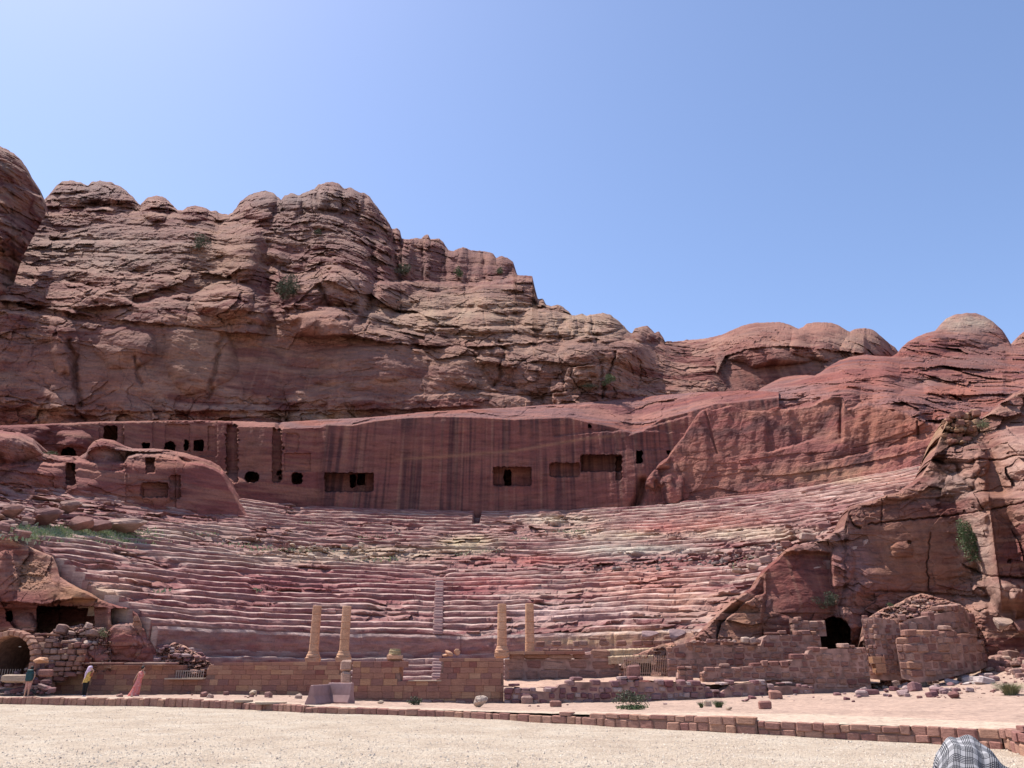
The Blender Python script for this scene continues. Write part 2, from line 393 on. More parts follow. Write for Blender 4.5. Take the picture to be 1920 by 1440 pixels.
def shp_m(PX, PY, x, y, z):
    L = lambda p, d, w=4, f=25: ledge(PX, PY, p, d, w, f)
    d = 0
    d = d + L([(-160,560),(20,565),(100,580),(200,598),(350,612),(420,622),(560,632),(660,628),(720,642),(800,648),(900,650),(1040,640)], -2.6, 3, 10)   # long overhang line
    d = d + L([(-160,590),(0,580),(140,600),(210,608)], 2.0, 6)
    d = d + L([(60,525),(130,530),(200,545),(260,572),(300,558),(385,548),(430,540)], 4.5, 7, 18)
    d = d + L([(-60,500),(60,508),(140,505),(240,520),(330,515),(430,505)], 2.5, 5)
    d = d + L([(60,455),(180,450),(330,455),(430,465)], 2.2, 5)
    d = d + L([(90,400),(180,385),(250,395),(330,405)], 3.0, 9)
    d = d + L([(530,575),(550,568),(600,575),(655,578),(668,590)], 5.0, 6, 8)
    d = d + L([(500,470),(560,478),(640,486),(690,500)], 2.4, 6)
    d = d + L([(460,425),(540,410),(600,395),(690,410)], 2.5, 8)
    d = d + L([(700,530),(760,528),(900,533),(975,520),(1010,525)], 7.0, 8, 15)
    d = d + L([(770,555),(840,545),(885,548)], 2.0, 5, 8)
    d = d + L([(690,585),(780,590),(900,578),(1000,578),(1060,590)], 4.5, 7, 15)
    d = d + L([(700,622),(760,618),(860,614),(1000,612),(1060,606)], 2.4, 5)
    d = d + L([(780,655),(900,648),(1010,640),(1100,630),(1250,650)], 2.5, 6)
    d = d + L([(520,800),(650,795),(800,778),(900,770)], 1.5, 5)
    d = d + L([(-160,768),(60,766),(250,772),(500,770),(760,768),(900,760)], -1.2, 4)
    d = d + L([(520,745),(640,735),(760,742),(900,735),(980,745)], 1.2, 5)
    d = d + L([(1040,745),(1120,735),(1250,728)], 1.5, 5)
    # gullies and joints
    WB = 2.5*noise(PX/9, PY/9, 4)+7*noise(PX/40, PY/22, 6)
    for pts, dep, w in (([(497,470),(505,520),(510,570),(505,620)], 6, 13), ([(690,440),(705,500),(700,560),(680,600)], 5, 10),
                        ([(735,430),(742,480),(748,525)], 4, 5), ([(792,448),(795,525)], 1.5, 2.5), ([(835,460),(838,525)], 1.5, 3), ([(770,450),(772,525)], 1.0, 2),
                        ([(905,475),(910,525)], 2, 3), ([(130,640),(138,690),(150,760)], 2.5, 6), ([(255,670),(262,720)], 1.0, 3), ([(940,640),(945,670),(938,700),(925,725)], 1.8, 3),
                        ([(1155,660),(1140,700),(1130,745)], 2.2, 2.5), ([(1195,660),(1203,690),(1195,730)], 1.2, 2), ([(1128,690),(1132,745)], 1.6, 3), ([(905,690),(925,725)], 1.6, 4),
                        ([(415,630),(405,690),(390,745)], 1.5, 5), ([(355,560),(352,600)], 1.0, 2), ([(1035,572),(1040,610),(1060,640)], 1.3, 2.5), ([(1078,592),(1085,625)], 1.2, 2.5),
                        ([(1110,590),(1108,625),(1120,640)], 1.2, 2.5), ([(585,365),(588,410)], 1.0, 1.5), ([(558,368),(555,412)], .8, 1.5), ([(617,350),(615,400)], .8, 1.5), ([(905,585),(908,612)], .9, 1.8)):
        s = segdist(PX+WB, PY, pts); d = d + .6*dep*np.exp(-(s/w)**2)
    # bulging blocks and domes
    for (cx, cy, rx, ry, h) in ((150,362,38,28,5),(195,362,32,26,5),(292,390,26,26,5),(225,372,22,20,3),(365,400,26,16,4),(485,385,32,30,7),(545,385,22,24,4),(590,375,22,24,4),(622,368,26,28,7),(662,375,20,24,5),(690,395,20,28,5),
                                (450,470,42,55,7),(425,560,55,36,6),(560,545,45,38,4),(640,540,34,40,5),(600,610,58,26,4),(240,650,55,40,2.6),(370,660,70,75,2.8),(120,640,26,60,2.5),
                                (350,420,55,60,3),(810,490,18,55,3),(858,495,20,50,3),(765,485,12,48,2.5),(930,500,26,30,4),(820,575,60,28,4),(950,550,62,36,5),(850,605,110,22,3.5),(1020,600,36,22,3),
                                (1130,605,36,22,5),(1085,605,24,18,3),(1140,628,30,14,3),(1210,628,20,16,4),(1095,628,26,13,3),(1060,625,18,13,2.5),(1030,628,20,12,2),(1225,632,12,9,2),
                                (850,690,48,44,2.5),(920,665,24,20,2.2),(1000,690,52,48,3),(1080,680,44,40,2.5),(960,755,40,24,2.2),(1050,735,26,22,2),(1090,665,36,26,2),(1045,720,14,16,1.5),(1060,765,30,13,1.2),(1135,735,16,28,2),
                                (680,690,90,40,1.5),(620,745,80,20,1.0),(560,780,22,14,.7),(600,782,24,13,.7),(650,782,26,13,.7)):
        d = d + bump(PX, PY, cx, cy, rx, ry, h, 2.6)
    calm = np.clip(np.exp(-(((PX-330)/420)**2+((PY-690)/85)**2)**2)+.8*np.exp(-(((PX-700)/200)**2+((PY-700)/60)**2)**2), 0, 1)
    r = cliff_rough(PX, PY, x, y, z, 11, 1.0, .05, 1.0-.72*calm)
    smooth = 1-.55*np.exp(-(((PX-250)/330)**2+((PY-690)/75)**2)**2)-.3*np.exp(-(((PX-640)/250)**2+((PY-700)/60)**2)**2)
    # smoother, vertically fluted faces
    fl = sstep(.3, .8, np.exp(-(((PX-840)/110)**2+((PY-495)/35)**2)**2)+np.exp(-(((PX-600)/60)**2+((PY-612)/24)**2)**2))
    r = r*(smooth-.45*fl) + fl*.9*noise(x/1.6, z/30, 3, 5)
    return d, r
def col_m(PX, PY, x, y, z):
    c = strata_colour(x, y, z, 'cliff', 14, 11.0)
    c = blobs(c, PX, PY, [(860,590,200,50,(.47,.33,.24),.75),(1100,610,110,35,(.47,.34,.25),.7),(960,690,140,60,(.40,.27,.21),.5),(1090,690,110,50,(.42,.28,.22),.45),
        (200,470,190,45,(.40,.29,.235),.6),(380,520,80,40,(.42,.27,.19),.5),(430,470,60,60,(.42,.26,.18),.5),(850,490,130,40,(.27,.135,.12),.7),(620,420,110,70,(.29,.19,.165),.5),
        (640,540,60,30,(.50,.33,.28),.4),(600,612,65,26,(.42,.22,.165),.7),(120,660,150,50,(.29,.145,.125),.55),(300,680,160,60,(.36,.22,.17),.5),(640,690,180,60,(.33,.20,.165),.5),
        (370,670,60,60,(.44,.28,.2),.5),(600,782,90,14,(.45,.30,.20),.7),(60,720,90,40,(.32,.17,.14),.5),(1000,720,60,28,(.36,.18,.15),.6),(1050,750,70,20,(.43,.25,.19),.5),
        (160,360,80,24,(.29,.20,.18),.6),(560,370,120,26,(.30,.22,.20),.55)])
    c = streaks(c, x, z, 0, 33, .22)*.6+c*.4
    return add_patina(c, x, y, z, 14, .55, (.225, .145, .128))
rock_sheet('mountain', -160, 1400, SKY_M, BOT_M, CT_M, shp_m, col_m, step=1.5, seed=11, rnd=(16, 6))

# --- rounded hills on the right
SKY_R = [(1230,650),(1262,641),(1285,638),(1310,636),(1335,632),(1352,628),(1370,620),(1388,612),(1405,607),(1420,605),(1440,604),(1460,604),(1475,607),(1487,612),(1498,616),(1506,613),(1513,607),(1528,604),(1545,604),(1560,605),(1575,611),(1588,620),(1594,622),(1602,617),(1615,615),(1630,616),(1642,622),(1655,633),(1668,644),(1678,651),(1686,662),(1692,672),(1720,690),(1860,690),(1880,650),(1895,645),(1902,640),(1912,628),(1925,618),(1980,610)]
CT_R = [(1230,740,124),(1330,740,124),(1440,735,124),(1540,735,122),(1640,735,122),(1740,735,125),(1300,640,146),(1420,606,150),(1420,640,136),(1330,670,134),(1440,665,130),(1540,606,152),(1540,640,136),(1540,670,128),(1620,620,156),(1620,650,142),(1690,690,150),(1230,660,142),(1700,700,146),(1900,640,190),(1980,620,190),(1980,700,170),(1860,735,150)]
def shp_r(PX, PY, x, y, z):
    d = bump(PX, PY, 1440, 640, 85, 48, 7)+bump(PX, PY, 1540, 640, 60, 40, 6)+bump(PX, PY, 1625, 650, 45, 38, 6)+bump(PX, PY, 1590, 690, 55, 30, 3)
    d = d + ledge(PX, PY, [(1345,700),(1360,668),(1400,655),(1460,648),(1520,652),(1560,658),(1620,662)], -3.2, 3, 6)
    d = d + ledge(PX, PY, [(1230,668),(1290,672),(1330,662)], 2.5, 5)
    d = d + ledge(PX, PY, [(1230,690),(1300,694),(1350,688)], 1.6, 5)
    r = cliff_rough(PX, PY, x, y, z, 23, .7, -.04, 1.0)
    f = np.exp(-(((PX-1480)/150)**2+((PY-705)/44)**2)**3)
    r = r*(1-.75*f)+f*.8*noise(x/2.2, z/30, 3, 6)
    return d, r
def col_r(PX, PY, x, y, z):
    c = strata_colour(x, y, z, 'cliff', 24, 9.0)
    c = blobs(c, PX, PY, [(1440,625,130,30,(.40,.22,.17),.7),(1620,640,60,30,(.42,.28,.21),.6),(1560,615,60,14,(.45,.24,.18),.6),(1300,690,90,40,(.40,.26,.2),.5),(1440,700,120,35,(.31,.15,.12),.8),(1580,690,70,30,(.33,.21,.17),.6)])
    f = np.exp(-(((PX-1480)/150)**2+((PY-705)/40)**2)**3)[..., None]
    c = c*(1-f)+f*streaks(c, x/1.6, z, 0, 35, .75)
    return add_patina(c, x, y, z, 24, .4)
rock_sheet('right_hills', 1230, 2170, SKY_R+[(2040,600),(2110,615),(2170,640)], [(1230,760),(2170,760)], CT_R, shp_r, col_r, step=1.6, seed=23, rnd=(18, 8), jit=1.0)

AX = math.atan(-.092)
CX, CY = 48*math.sin(AX), 48*math.cos(AX)
def ring_Y(R, z=18.9):
    t = np.linspace(-1.5, 1.5, 400); xx = CX+R*np.sin(t); yy = CY+R*np.cos(t)
    d = yy*cP+z*sP; pxs = 960+FPX*xx/d
    m = np.concatenate([[True], np.diff(np.maximum.accumulate(pxs)) > 1e-6]); pxs, yy = pxs[m], yy[m]
    return lambda q: np.interp(q, pxs, yy)
# --- red dome and the cut wall behind the right seats, one mass
SKY_D = [(1209,905),(1213,893),(1222,882),(1232,870),(1244,860),(1250,856),(1262,838),(1270,828),(1282,814),(1287,803),(1295,790),(1300,781),(1308,770),(1322,762),(1345,755),(1370,748),(1395,740),(1415,737),(1428,727),(1445,718),(1465,708),(1490,704),(1512,703),(1528,704),(1540,697),(1555,686),(1575,675),(1600,668),(1625,665),(1650,668),(1672,668),(1684,662),(1690,652),(1702,641),(1720,631),(1738,624),(1752,621),(1757,617),(1764,607),(1775,597),(1790,590),(1810,587),(1828,587),(1845,593),(1862,603),(1880,620),(1890,635),(1896,646),(1915,652),(1990,660)]
BOT_D = [(1209,915),(1216,930),(1224,952),(1260,955),(1400,935),(1560,905),(1700,885),(1800,870),(1990,850)]
CT_D = [(1215,940,99.5),(1215,905,99),(1250,860,99),(1300,930,97.5),(1300,800,99),(1400,920,95),(1400,780,98),(1500,900,91),(1500,780,95),(1560,890,88),(1620,870,85),(1620,780,91),(1700,860,79),(1750,850,76),(1750,800,82),(1850,830,70),(1990,830,64),
        (1345,750,108),(1450,730,112),(1450,760,101),(1520,705,112),(1600,670,118),(1600,720,104),(1650,760,95),(1700,645,128),(1700,700,108),(1750,740,92),(1810,590,132),(1810,640,118),(1850,700,98),(1900,650,116),(1900,720,86),(1990,660,108),(1990,740,76)]
EDGE_D = curve([(1209,880),(1260,842),(1300,786),(1312,768),(1327,762),(1337,768),(1352,764),(1372,758),(1400,768),(1432,770),(1450,771),(1475,765),(1520,762),(1545,748),(1560,743),(1578,744),(1590,770),(1605,762),(1620,756),(1660,765),(1700,775),(1730,790),(1770,800),(1800,812),(1990,830)])
TPS_D = TPS(CT_D)
_q = np.arange(1100, 2100); E_SM = (lambda a: (lambda p: np.interp(p, _q, a)))(np.convolve(np.pad(EDGE_D(_q), 60, 'edge'), np.ones(121)/121, 'valid'))
def y_dome(PX, PY):
    e = EDGE_D(PX); t = TPS_D(PX, PY); ring = ring_Y(56.4)(PX)
    face = ring + .012*(930-PY)
    te = TPS_D(PX, E_SM(PX))
    es = E_SM(PX)
    up = face + np.maximum(es-PY, 0)*.10 + sstep(0, 60, es-PY)*np.maximum(t-te, 0)
    return np.where(PY > e, face, up)
def shp_d(PX, PY, x, y, z):
    e = EDGE_D(PX)
    below = sstep(-2, 2, PY-e)
    d = ledge(PX, PY, [(a, float(EDGE_D(a))) for a in range(1300, 1800, 12)], 2.6, 7, 5)
    d = d + ledge(PX, PY, [(1440,848),(1480,838),(1530,822),(1575,812)], .9, 4, 8)
    d = d + ledge(PX, PY, [(1520,868),(1580,858),(1640,845),(1700,833),(1770,815)], .7, 3, 8)
    d = d + 1.0*sstep(1584, 1576, PX)*sstep(1400, 1560, PX)*sstep(735, 760, PY)*sstep(850, 800, PY)
    for pts, dep, w in (([(1322,765),(1330,800),(1345,850)], .35, 2), ([(1720,790),(1722,820)], .4, 2), ([(1577,760),(1576,820)], .3, 2.5), ([(1230,905),(1238,930),(1230,950)], 1.0, 5)):
        s = segdist(PX, PY, pts); d = d + dep*np.exp(-(s/w)**2)
    for a in ((1225,900,18,22,1.6),(1240,868,22,12,1.4),(1262,915,22,46,1.5),(1810,620,80,36,7),(1730,650,45,30,4),(1800,690,110,26,5),(1640,700,120,34,4),(1750,740,60,22,3),(1840,740,60,14,2),(1470,735,50,16,2),(1640,690,70,26,3)):
        d = d + bump(PX, PY, *a)
    d = d + ledge(PX, PY, [(1700,690),(1780,690),(1860,694),(1900,700)], -1.8, 4)+ledge(PX, PY, [(1590,715),(1660,705),(1720,712)], -1.0, 3)+ledge(PX, PY, [(1740,738),(1800,742),(1880,738)], -2.0, 4, 10)
    r = cliff_rough(PX, PY, x, y, z, 41, .6, -.10, .9)*.95
    face = r*.16 + .35*noise(x/1.4, y/1.4, z/14, 44)+.22*fbm(x/.9, y/.9, z/1.6, 3, 45)
    f1, f2, cid = worley((x+y)/1.6, z/.8, 46)
    lowrough = sstep(835, 890, PY+ (PX-1300)*.13)
    face = face + (.15+.5*lowrough)*((cid-.5)*.45)
    return d, r*(1-below)+face*below
def col_d(PX, PY, x, y, z):
    c = strata_colour(x, y, z, 'red', 52, 7.0)
    e = EDGE_D(PX); below = sstep(-3, 3, PY-e)[..., None]
    w = strata_colour(x, y, z, 'cut', 53, 5.0)*1.22
    w = streaks(w, (x*.6+y), z, 0, 54, .95)
    w = blobs(w, PX, PY, [(1680,800,90,40,(.42,.19,.13),.6),(1560,890,120,16,(.45,.27,.18),.5),(1330,880,60,60,(.40,.20,.15),.5)])
    c = blobs(c, PX, PY, [(1810,605,60,20,(.50,.38,.30),.8),(1640,710,110,22,(.46,.19,.15),.6),(1790,735,50,14,(.52,.22,.15),.7),(1820,680,70,14,(.27,.16,.14),.6),(1470,740,90,18,(.40,.24,.22),.6),(1850,650,60,18,(.33,.19,.16),.6),(1730,715,60,10,(.30,.22,.2),.5)])
    return add_patina(c*(1-below)+w*below, x, y, z, 51, .3, (.205, .13, .118))
rock_sheet('red_dome', 1209, 2170, SKY_D, BOT_D, y_dome, shp_d, col_d, step=1.5, tone=.84, seed=41, rnd=(9, 4), jit=.8)

# --- wall cut behind the seats, with its tombs, and the ledge on top of it
TOP_E = [(-160,800),(0,798),(200,790),(380,788),(520,792),(600,787),(700,782),(800,772),(950,764),(1100,754),(1200,744),(1300,736),(1400,732),(1460,735)]
BOT_E = [(-160,960),(0,930),(200,950),(340,985),(480,1000),(600,1000),(1000,1000),(1200,985),(1460,960)]
EDGE_E = curve([(-160,770),(430,770),(436,800),(515,800),(524,812),(532,803),(600,802),(612,796),(660,797),(700,789),(745,784),(820,780),(900,782),(960,786),(1010,784),(1065,782),(1100,790),(1150,800),(1185,812),(1205,808),(1240,785),(1290,772),(1340,757),(1460,745)])
CT_E = [(-160,930,90),(-160,800,96),(0,900,94),(0,810,100),(200,900,102),(200,800,105),(380,940,104.5),(380,820,106),(480,960,105),(480,820,106.5),(560,960,104.6),(560,800,105),(620,960,104.8),(620,800,105.6),
        (825,965,105),(825,800,106),(1000,960,104.5),(1000,800,105.5),(1100,955,103.8),(1180,950,103),(1180,830,104.5),(1240,900,103.5),(1240,800,105.5),(1340,760,110),(1340,850,106),(1460,900,106),(1460,750,116),
        (620,786,111.5),(825,772,113.5),(1000,765,115),(1100,760,116),(1200,750,118),(1300,740,121),(400,790,109)]
def y_wall(PX, PY):
    e = EDGE_E(PX); ring = ring_Y(56.6)(PX)
    ring = np.maximum(ring, 50) + 2.2*sstep(520, 440, PX)*sstep(905, 880, PY) + 3.5*sstep(440, 380, PX)*sstep(905, 880, PY)+sstep(1180, 1260, PX)*1.5
    face = ring + .010*(970-PY)
    return np.where(PY > e, face, face + .35 + (e-PY)*.22)
def shp_e(PX, PY, x, y, z):
    e = EDGE_E(PX); below = sstep(-1.5, 1.5, PY-e)
    d = -1.2*below*sstep(595, 615, PX)
    H = lambda *a, **k: hole(PX, PY, *a, **k)
    d = d + H(609,700,887,922,3.0)+H(657,667,890,913,7,r=2)+H(671,684,888,909,7,r=2)
    d = d + H(925,996,876,911,2.4)+H(946,958,881,911,7,r=2)
    d = d + H(1031,1087,868,894,1.6,r=5)+H(1089,1166,853,884,3.2)+H(1155,1166,856,900,1.2,r=2)
    d = d + H(1193,1204,846,868,8,r=2)+H(1251,1258,846,852,6,r=1)+H(1103,1108,796,801,3,r=2)
    d = d + H(547,567,887,907,7,r=6)+H(460,485,886,904,7,r=7)+H(520,528,883,890,3,r=2)+H(523,528,893,899,2,r=2)+H(530,533,838,843,1,r=1)
    d = d + H(195,219,799,827,9,r=2)+H(268,280,831,841,6,r=1)+H(309,328,828,846,8,arch=True)+H(346,353,825,844,6,r=3)+H(364,381,826,845,9,r=2)+H(115,142,839,860,7,arch=True)
    d = d + H(424,446,796,906,1.5,r=6,wob=2)+H(511,528,804,904,1.6,r=6,wob=2)+H(286,408,790,856,.55,r=3)+H(186,232,790,836,.6,r=3)                # slots either side of the standing block
    d = d + H(533,582,850,884,.35,r=1)+H(536,560,812,846,.25,r=2)+H(310,356,796,850,.3,r=1)+H(390,404,800,845,.3,r=1)
    d = d + ledge(PX, PY, [(1040,818),(1180,806),(1290,812)], .5, 3, 5)+ledge(PX, PY, [(1160,845),(1230,843),(1290,840)], .4, 3, 5)+ledge(PX, PY, [(1180,815),(1220,800),(1290,780)], .8, 3, 8)
    d = d + 2.2*np.exp(-(segdist(PX, PY, [(1205,905),(1200,930),(1190,955)])/8)**2)
    d = d + bump(PX, PY, 40, 815, 60, 24, 3)+bump(PX, PY, 140, 830, 40, 24, 2.5)
    d = d + ledge(PX, PY, [(600,795),(720,782),(860,775),(1010,768),(1160,755),(1330,742)], .8, 4)
    r = cliff_rough(PX, PY, x, y, z, 61, .35, -.05, .5)*.7
    f = .16*noise(x/.7, y/.7, z/11, 62)+.10*fbm(x/1.2, y/1.2, z/.7, 3, 63)+.45*fbm(x/9, y/9, z/7, 2, 64)
    up = (1-below)*sstep(540, 640, PX)
    left = sstep(260, 120, PX)
    return d, r*np.clip(up+left*.7, 0, 1)+f*(1-up)
def col_e(PX, PY, x, y, z):
    e = EDGE_E(PX); below = sstep(-2, 2, PY-e)[..., None]
    c = strata_colour(x, y, z, 'red', 71, 5.0)*np.array((1.0, 1.05, 1.1), np.float32)
    w = strata_colour(x, y, z, 'cut', 72, 3.5)
    wall = (sstep(590, 620, PX))[..., None]
    w = w*(1-.55*wall)+wall*.55*np.array((.32,.145,.125), np.float32)
    ws = streaks(w, x, z, 0, 73, .85)
    w = w*(1-wall)+ws*wall
    yb = curve([(600,870),(800,858),(960,846),(1100,822),(1180,815)])
    band = np.exp(-((PY-yb(PX))/3.0)**2)*sstep(700, 800, PX)*sstep(1200, 1100, PX)*.55
    w = w*(1-band[..., None])+np.array((.45,.26,.17), np.float32)*band[..., None]
    w = blobs(w, PX, PY, [(300,870,200,60,(.33,.165,.13),.5),(470,840,30,50,(.36,.18,.13),.6)])
    return add_patina(c*(1-below)+w*below, x, y, z, 71, .2)
rock_sheet('cut_rock_wall', -160, 1460, TOP_E, BOT_E, y_wall, shp_e, col_e, step=1.35, seed=61, rnd=(4, 1.5), jit=.6, tone=.84)

# --- low hump with a carved tomb in front of it, left
TOP_F = [(-160,830),(-40,812),(0,806),(35,810),(62,822),(72,838),(80,848),(110,855),(150,855),(162,848),(166,838),(175,828),(190,822),(215,826),(235,836),(250,841),(290,841),(320,844),(350,850),(372,857),(395,864),(412,874),(421,886),(428,902),(438,918),(448,940),(462,958),(480,968),(530,976)]
BF = [(-160,900),(0,906),(60,915),(125,917),(190,931),(265,945),(340,957),(400,962),(440,966),(530,972)]
def seats_Y(px, py):
    for Y in np.arange(52, 112, .1):
        x, y, z = at(px, py, Y); r = math.hypot(x-CX, y-CY)
        if r > 25 and y > CY and z < 2.35+(r-21)*16.55/34: return Y
    return Y
_b = curve(BF); _k = np.linspace(-160, 530, 47); _yk = np.array([seats_Y(a, _b(a)) for a in _k])
def y_hump(PX, PY):
    return np.interp(PX, _k, np.convolve(np.pad(_yk, 2, 'edge'), np.ones(5)/5, 'valid')) - .5 + .012*(_b(PX)-PY)
def shp_f(PX, PY, x, y, z):
    d = ledge(PX, PY, [(140,862),(180,868),(232,866),(240,856),(262,850),(300,851),(335,860),(345,868),(380,870),(415,885)], 3.2, 8, 4)
    d = d+ledge(PX, PY, [(-160,875),(60,868),(120,870)], 2.2, 8, 8)+ledge(PX, PY, [(138,880),(190,884),(232,882)], .8, 4, 5)
    H = lambda *a, **k: hole(PX, PY, *a, **k)
    d = d+H(273,290,858,887,1.6,r=1)+H(264,315,905,932,1.3,r=6)+H(124,141,868,910,2.2,r=4)+H(318,338,890,935,.7,r=4)+H(236,330,846,962,.35,r=3)
    d = d+bump(PX, PY, 30, 835, 60, 30, 3)+bump(PX, PY, 290, 890, 60, 60, 1.2)
    r = cliff_rough(PX, PY, x, y, z, 81, .5, 0, .7)*.85
    f = sstep(860, 880, PY)*sstep(110, 150, PX)
    d = d + bump(PX, PY, 60, 900, 60, 26, 2.0)+bump(PX, PY, 150, 915, 40, 20, 1.2)
    return d, r*(1-.8*f)
def col_f(PX, PY, x, y, z):
    c = strata_colour(x, y, z, 'cut', 83, 4.0)*1.1
    c = blobs(c, PX, PY, [(60,840,80,26,(.42,.26,.22),.7),(230,852,90,14,(.42,.29,.25),.7),(100,900,60,30,(.40,.20,.17),.5),(300,870,60,20,(.40,.19,.13),.6),(330,920,40,26,(.24,.12,.11),.5)])
    return add_patina(c, x, y, z, 83, .3)
rock_sheet('rock_hump', -160, 530, TOP_F, [(a, c_+14) for a, c_ in BF], y_hump, shp_f, col_f, step=1.5, seed=81, rnd=(14, 4), jit=.6)
# ---------------------------------------------------------------- the rock-cut seats
NROW = 30; R0, R1 = 21.0, 55.0; Z0, Z1 = 2.35, 18.9
TREAD = (R1-R0)/NROW; RISE = (Z1-Z0)/NROW
def proj(x, y, z):
    d = y*cP+z*sP; u = z*cP-y*sP
    return 960+FPX*x/d, 720-FPX*u/d
ROUGH_BLOBS = [(60,935,120,26,.95),(190,952,80,14,.7),(60,1060,60,40,.7),(620,1030,150,12,.95),(800,1042,120,12,.9),(930,1055,90,14,.7),(450,1012,90,14,.8),(1060,985,60,16,.9),(980,990,50,16,.8),(870,1010,50,14,.7),
   (1150,1060,120,12,.8),(1300,1045,120,14,.9),(1420,1030,90,18,.9),(1520,1000,80,22,.8),(1600,960,70,20,.6),(1340,1180,90,40,.8),(1380,1120,60,30,.7),(1060,1195,150,12,.8),(980,1170,60,18,.7),
   (700,1150,80,6,.5),(560,1100,90,10,.5),(200,1060,60,14,.5),(160,1100,70,12,.8),(300,1100,50,14,.6),(420,1135,60,8,.6),(380,1190,60,10,.5),(1000,1110,160,9,.55),(250,960,110,20,.5),(120,985,160,22,.9),(1250,1100,60,9,.4),(360,970,90,14,.6),(960,1040,60,8,.6),
   (1260,1000,60,8,.5),(700,1005,40,12,.6),(610,1000,30,10,.6)]
def seat_colour(x, y, z, PX, PY, fr):
    th = np.arctan2(x-CX, y-CY)
    c = strata_colour(x*.8, y*.8, z+1.2*noise(x/14, y/14, 2), 'seats', 91, 3.2)
    c2 = strata_colour(x*2.5, y*2.5, z, 'seats', 92, 1.6); c = c*.6+c2*.4
    c = blobs(c, PX, PY, [(1050,975,90,12,(.54,.43,.345),.7),(1150,1000,110,14,(.52,.41,.32),.7),(1260,990,120,10,(.44,.17,.15),.85),(1340,975,130,16,(.40,.18,.15),.6),(1400,1000,130,14,(.50,.39,.30),.65),
        (1180,1030,130,10,(.54,.47,.40),.8),(1000,1050,90,8,(.44,.16,.14),.6),(930,1095,70,14,(.50,.20,.18),.8),(1200,1090,120,30,(.45,.22,.18),.6),(1300,1130,90,30,(.45,.25,.19),.6),(1060,1150,120,16,(.52,.36,.34),.7),
        (1200,1190,110,14,(.42,.26,.17),.7),(1100,1205,130,8,(.50,.35,.22),.7),(1540,930,130,18,(.47,.30,.26),.6),(1650,900,100,16,(.43,.24,.20),.6),(1550,900,90,8,(.54,.43,.31),.5),(620,1100,330,36,(.27,.085,.095),.55),(420,1090,160,36,(.30,.13,.13),.5),
        (600,1050,200,12,(.46,.34,.27),.6),(700,1035,180,12,(.50,.39,.29),.6),(880,1020,60,16,(.50,.41,.28),.7),(160,1110,80,14,(.54,.40,.29),.8),(240,1090,70,12,(.50,.28,.22),.5),(250,1000,240,16,(.45,.33,.27),.5),(100,900,160,30,(.43,.24,.21),.6),
        (600,1165,300,12,(.33,.15,.15),.5),(820,1208,200,9,(.40,.22,.20),.6),(520,1212,120,9,(.36,.18,.16),.5),(780,1165,150,14,(.36,.20,.19),.5),(330,940,120,14,(.42,.24,.22),.5)])
    top = (sstep(.80, .93, fr)*(.55+.45*noise(x/1.3, y/1.3, z, 95)))[..., None]  # paler treads and noses: dust, plus the sunlit edge lines put into the colour
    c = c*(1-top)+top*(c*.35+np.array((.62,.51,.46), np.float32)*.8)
    g = sstep(.12, .45, fbm(x/5, y/5, z/1.2, 4, 93))*sstep(1100, 1180, PX)*sstep(1075, 1040, PY)*sstep(1000, 1030, PY)
    c = c*(1-.65*g[..., None])+.65*g[..., None]*np.array((.19, .15, .14), np.float32)
    return add_patina(c, x, y, z, 94, .35, (.27, .19, .18))
PROFILE = [(.03,-.35),(0,.0),(-.03,.40),(-.02,.78),(.03,.91),(.13,.965),(.38,.98),(.70,.99),(1.14,.985)]     # (depth, height) of one worn step
NPHI = 1500
def phi_lim(r):
    t = min(1, max(0, (r-21)/16))
    f = lambda ye: math.acos(max(-.999, min(.999, (ye-CY)/r)))
    return -f(54.6+5.8*t)-.01, f(56.5+4.4*t)+.01
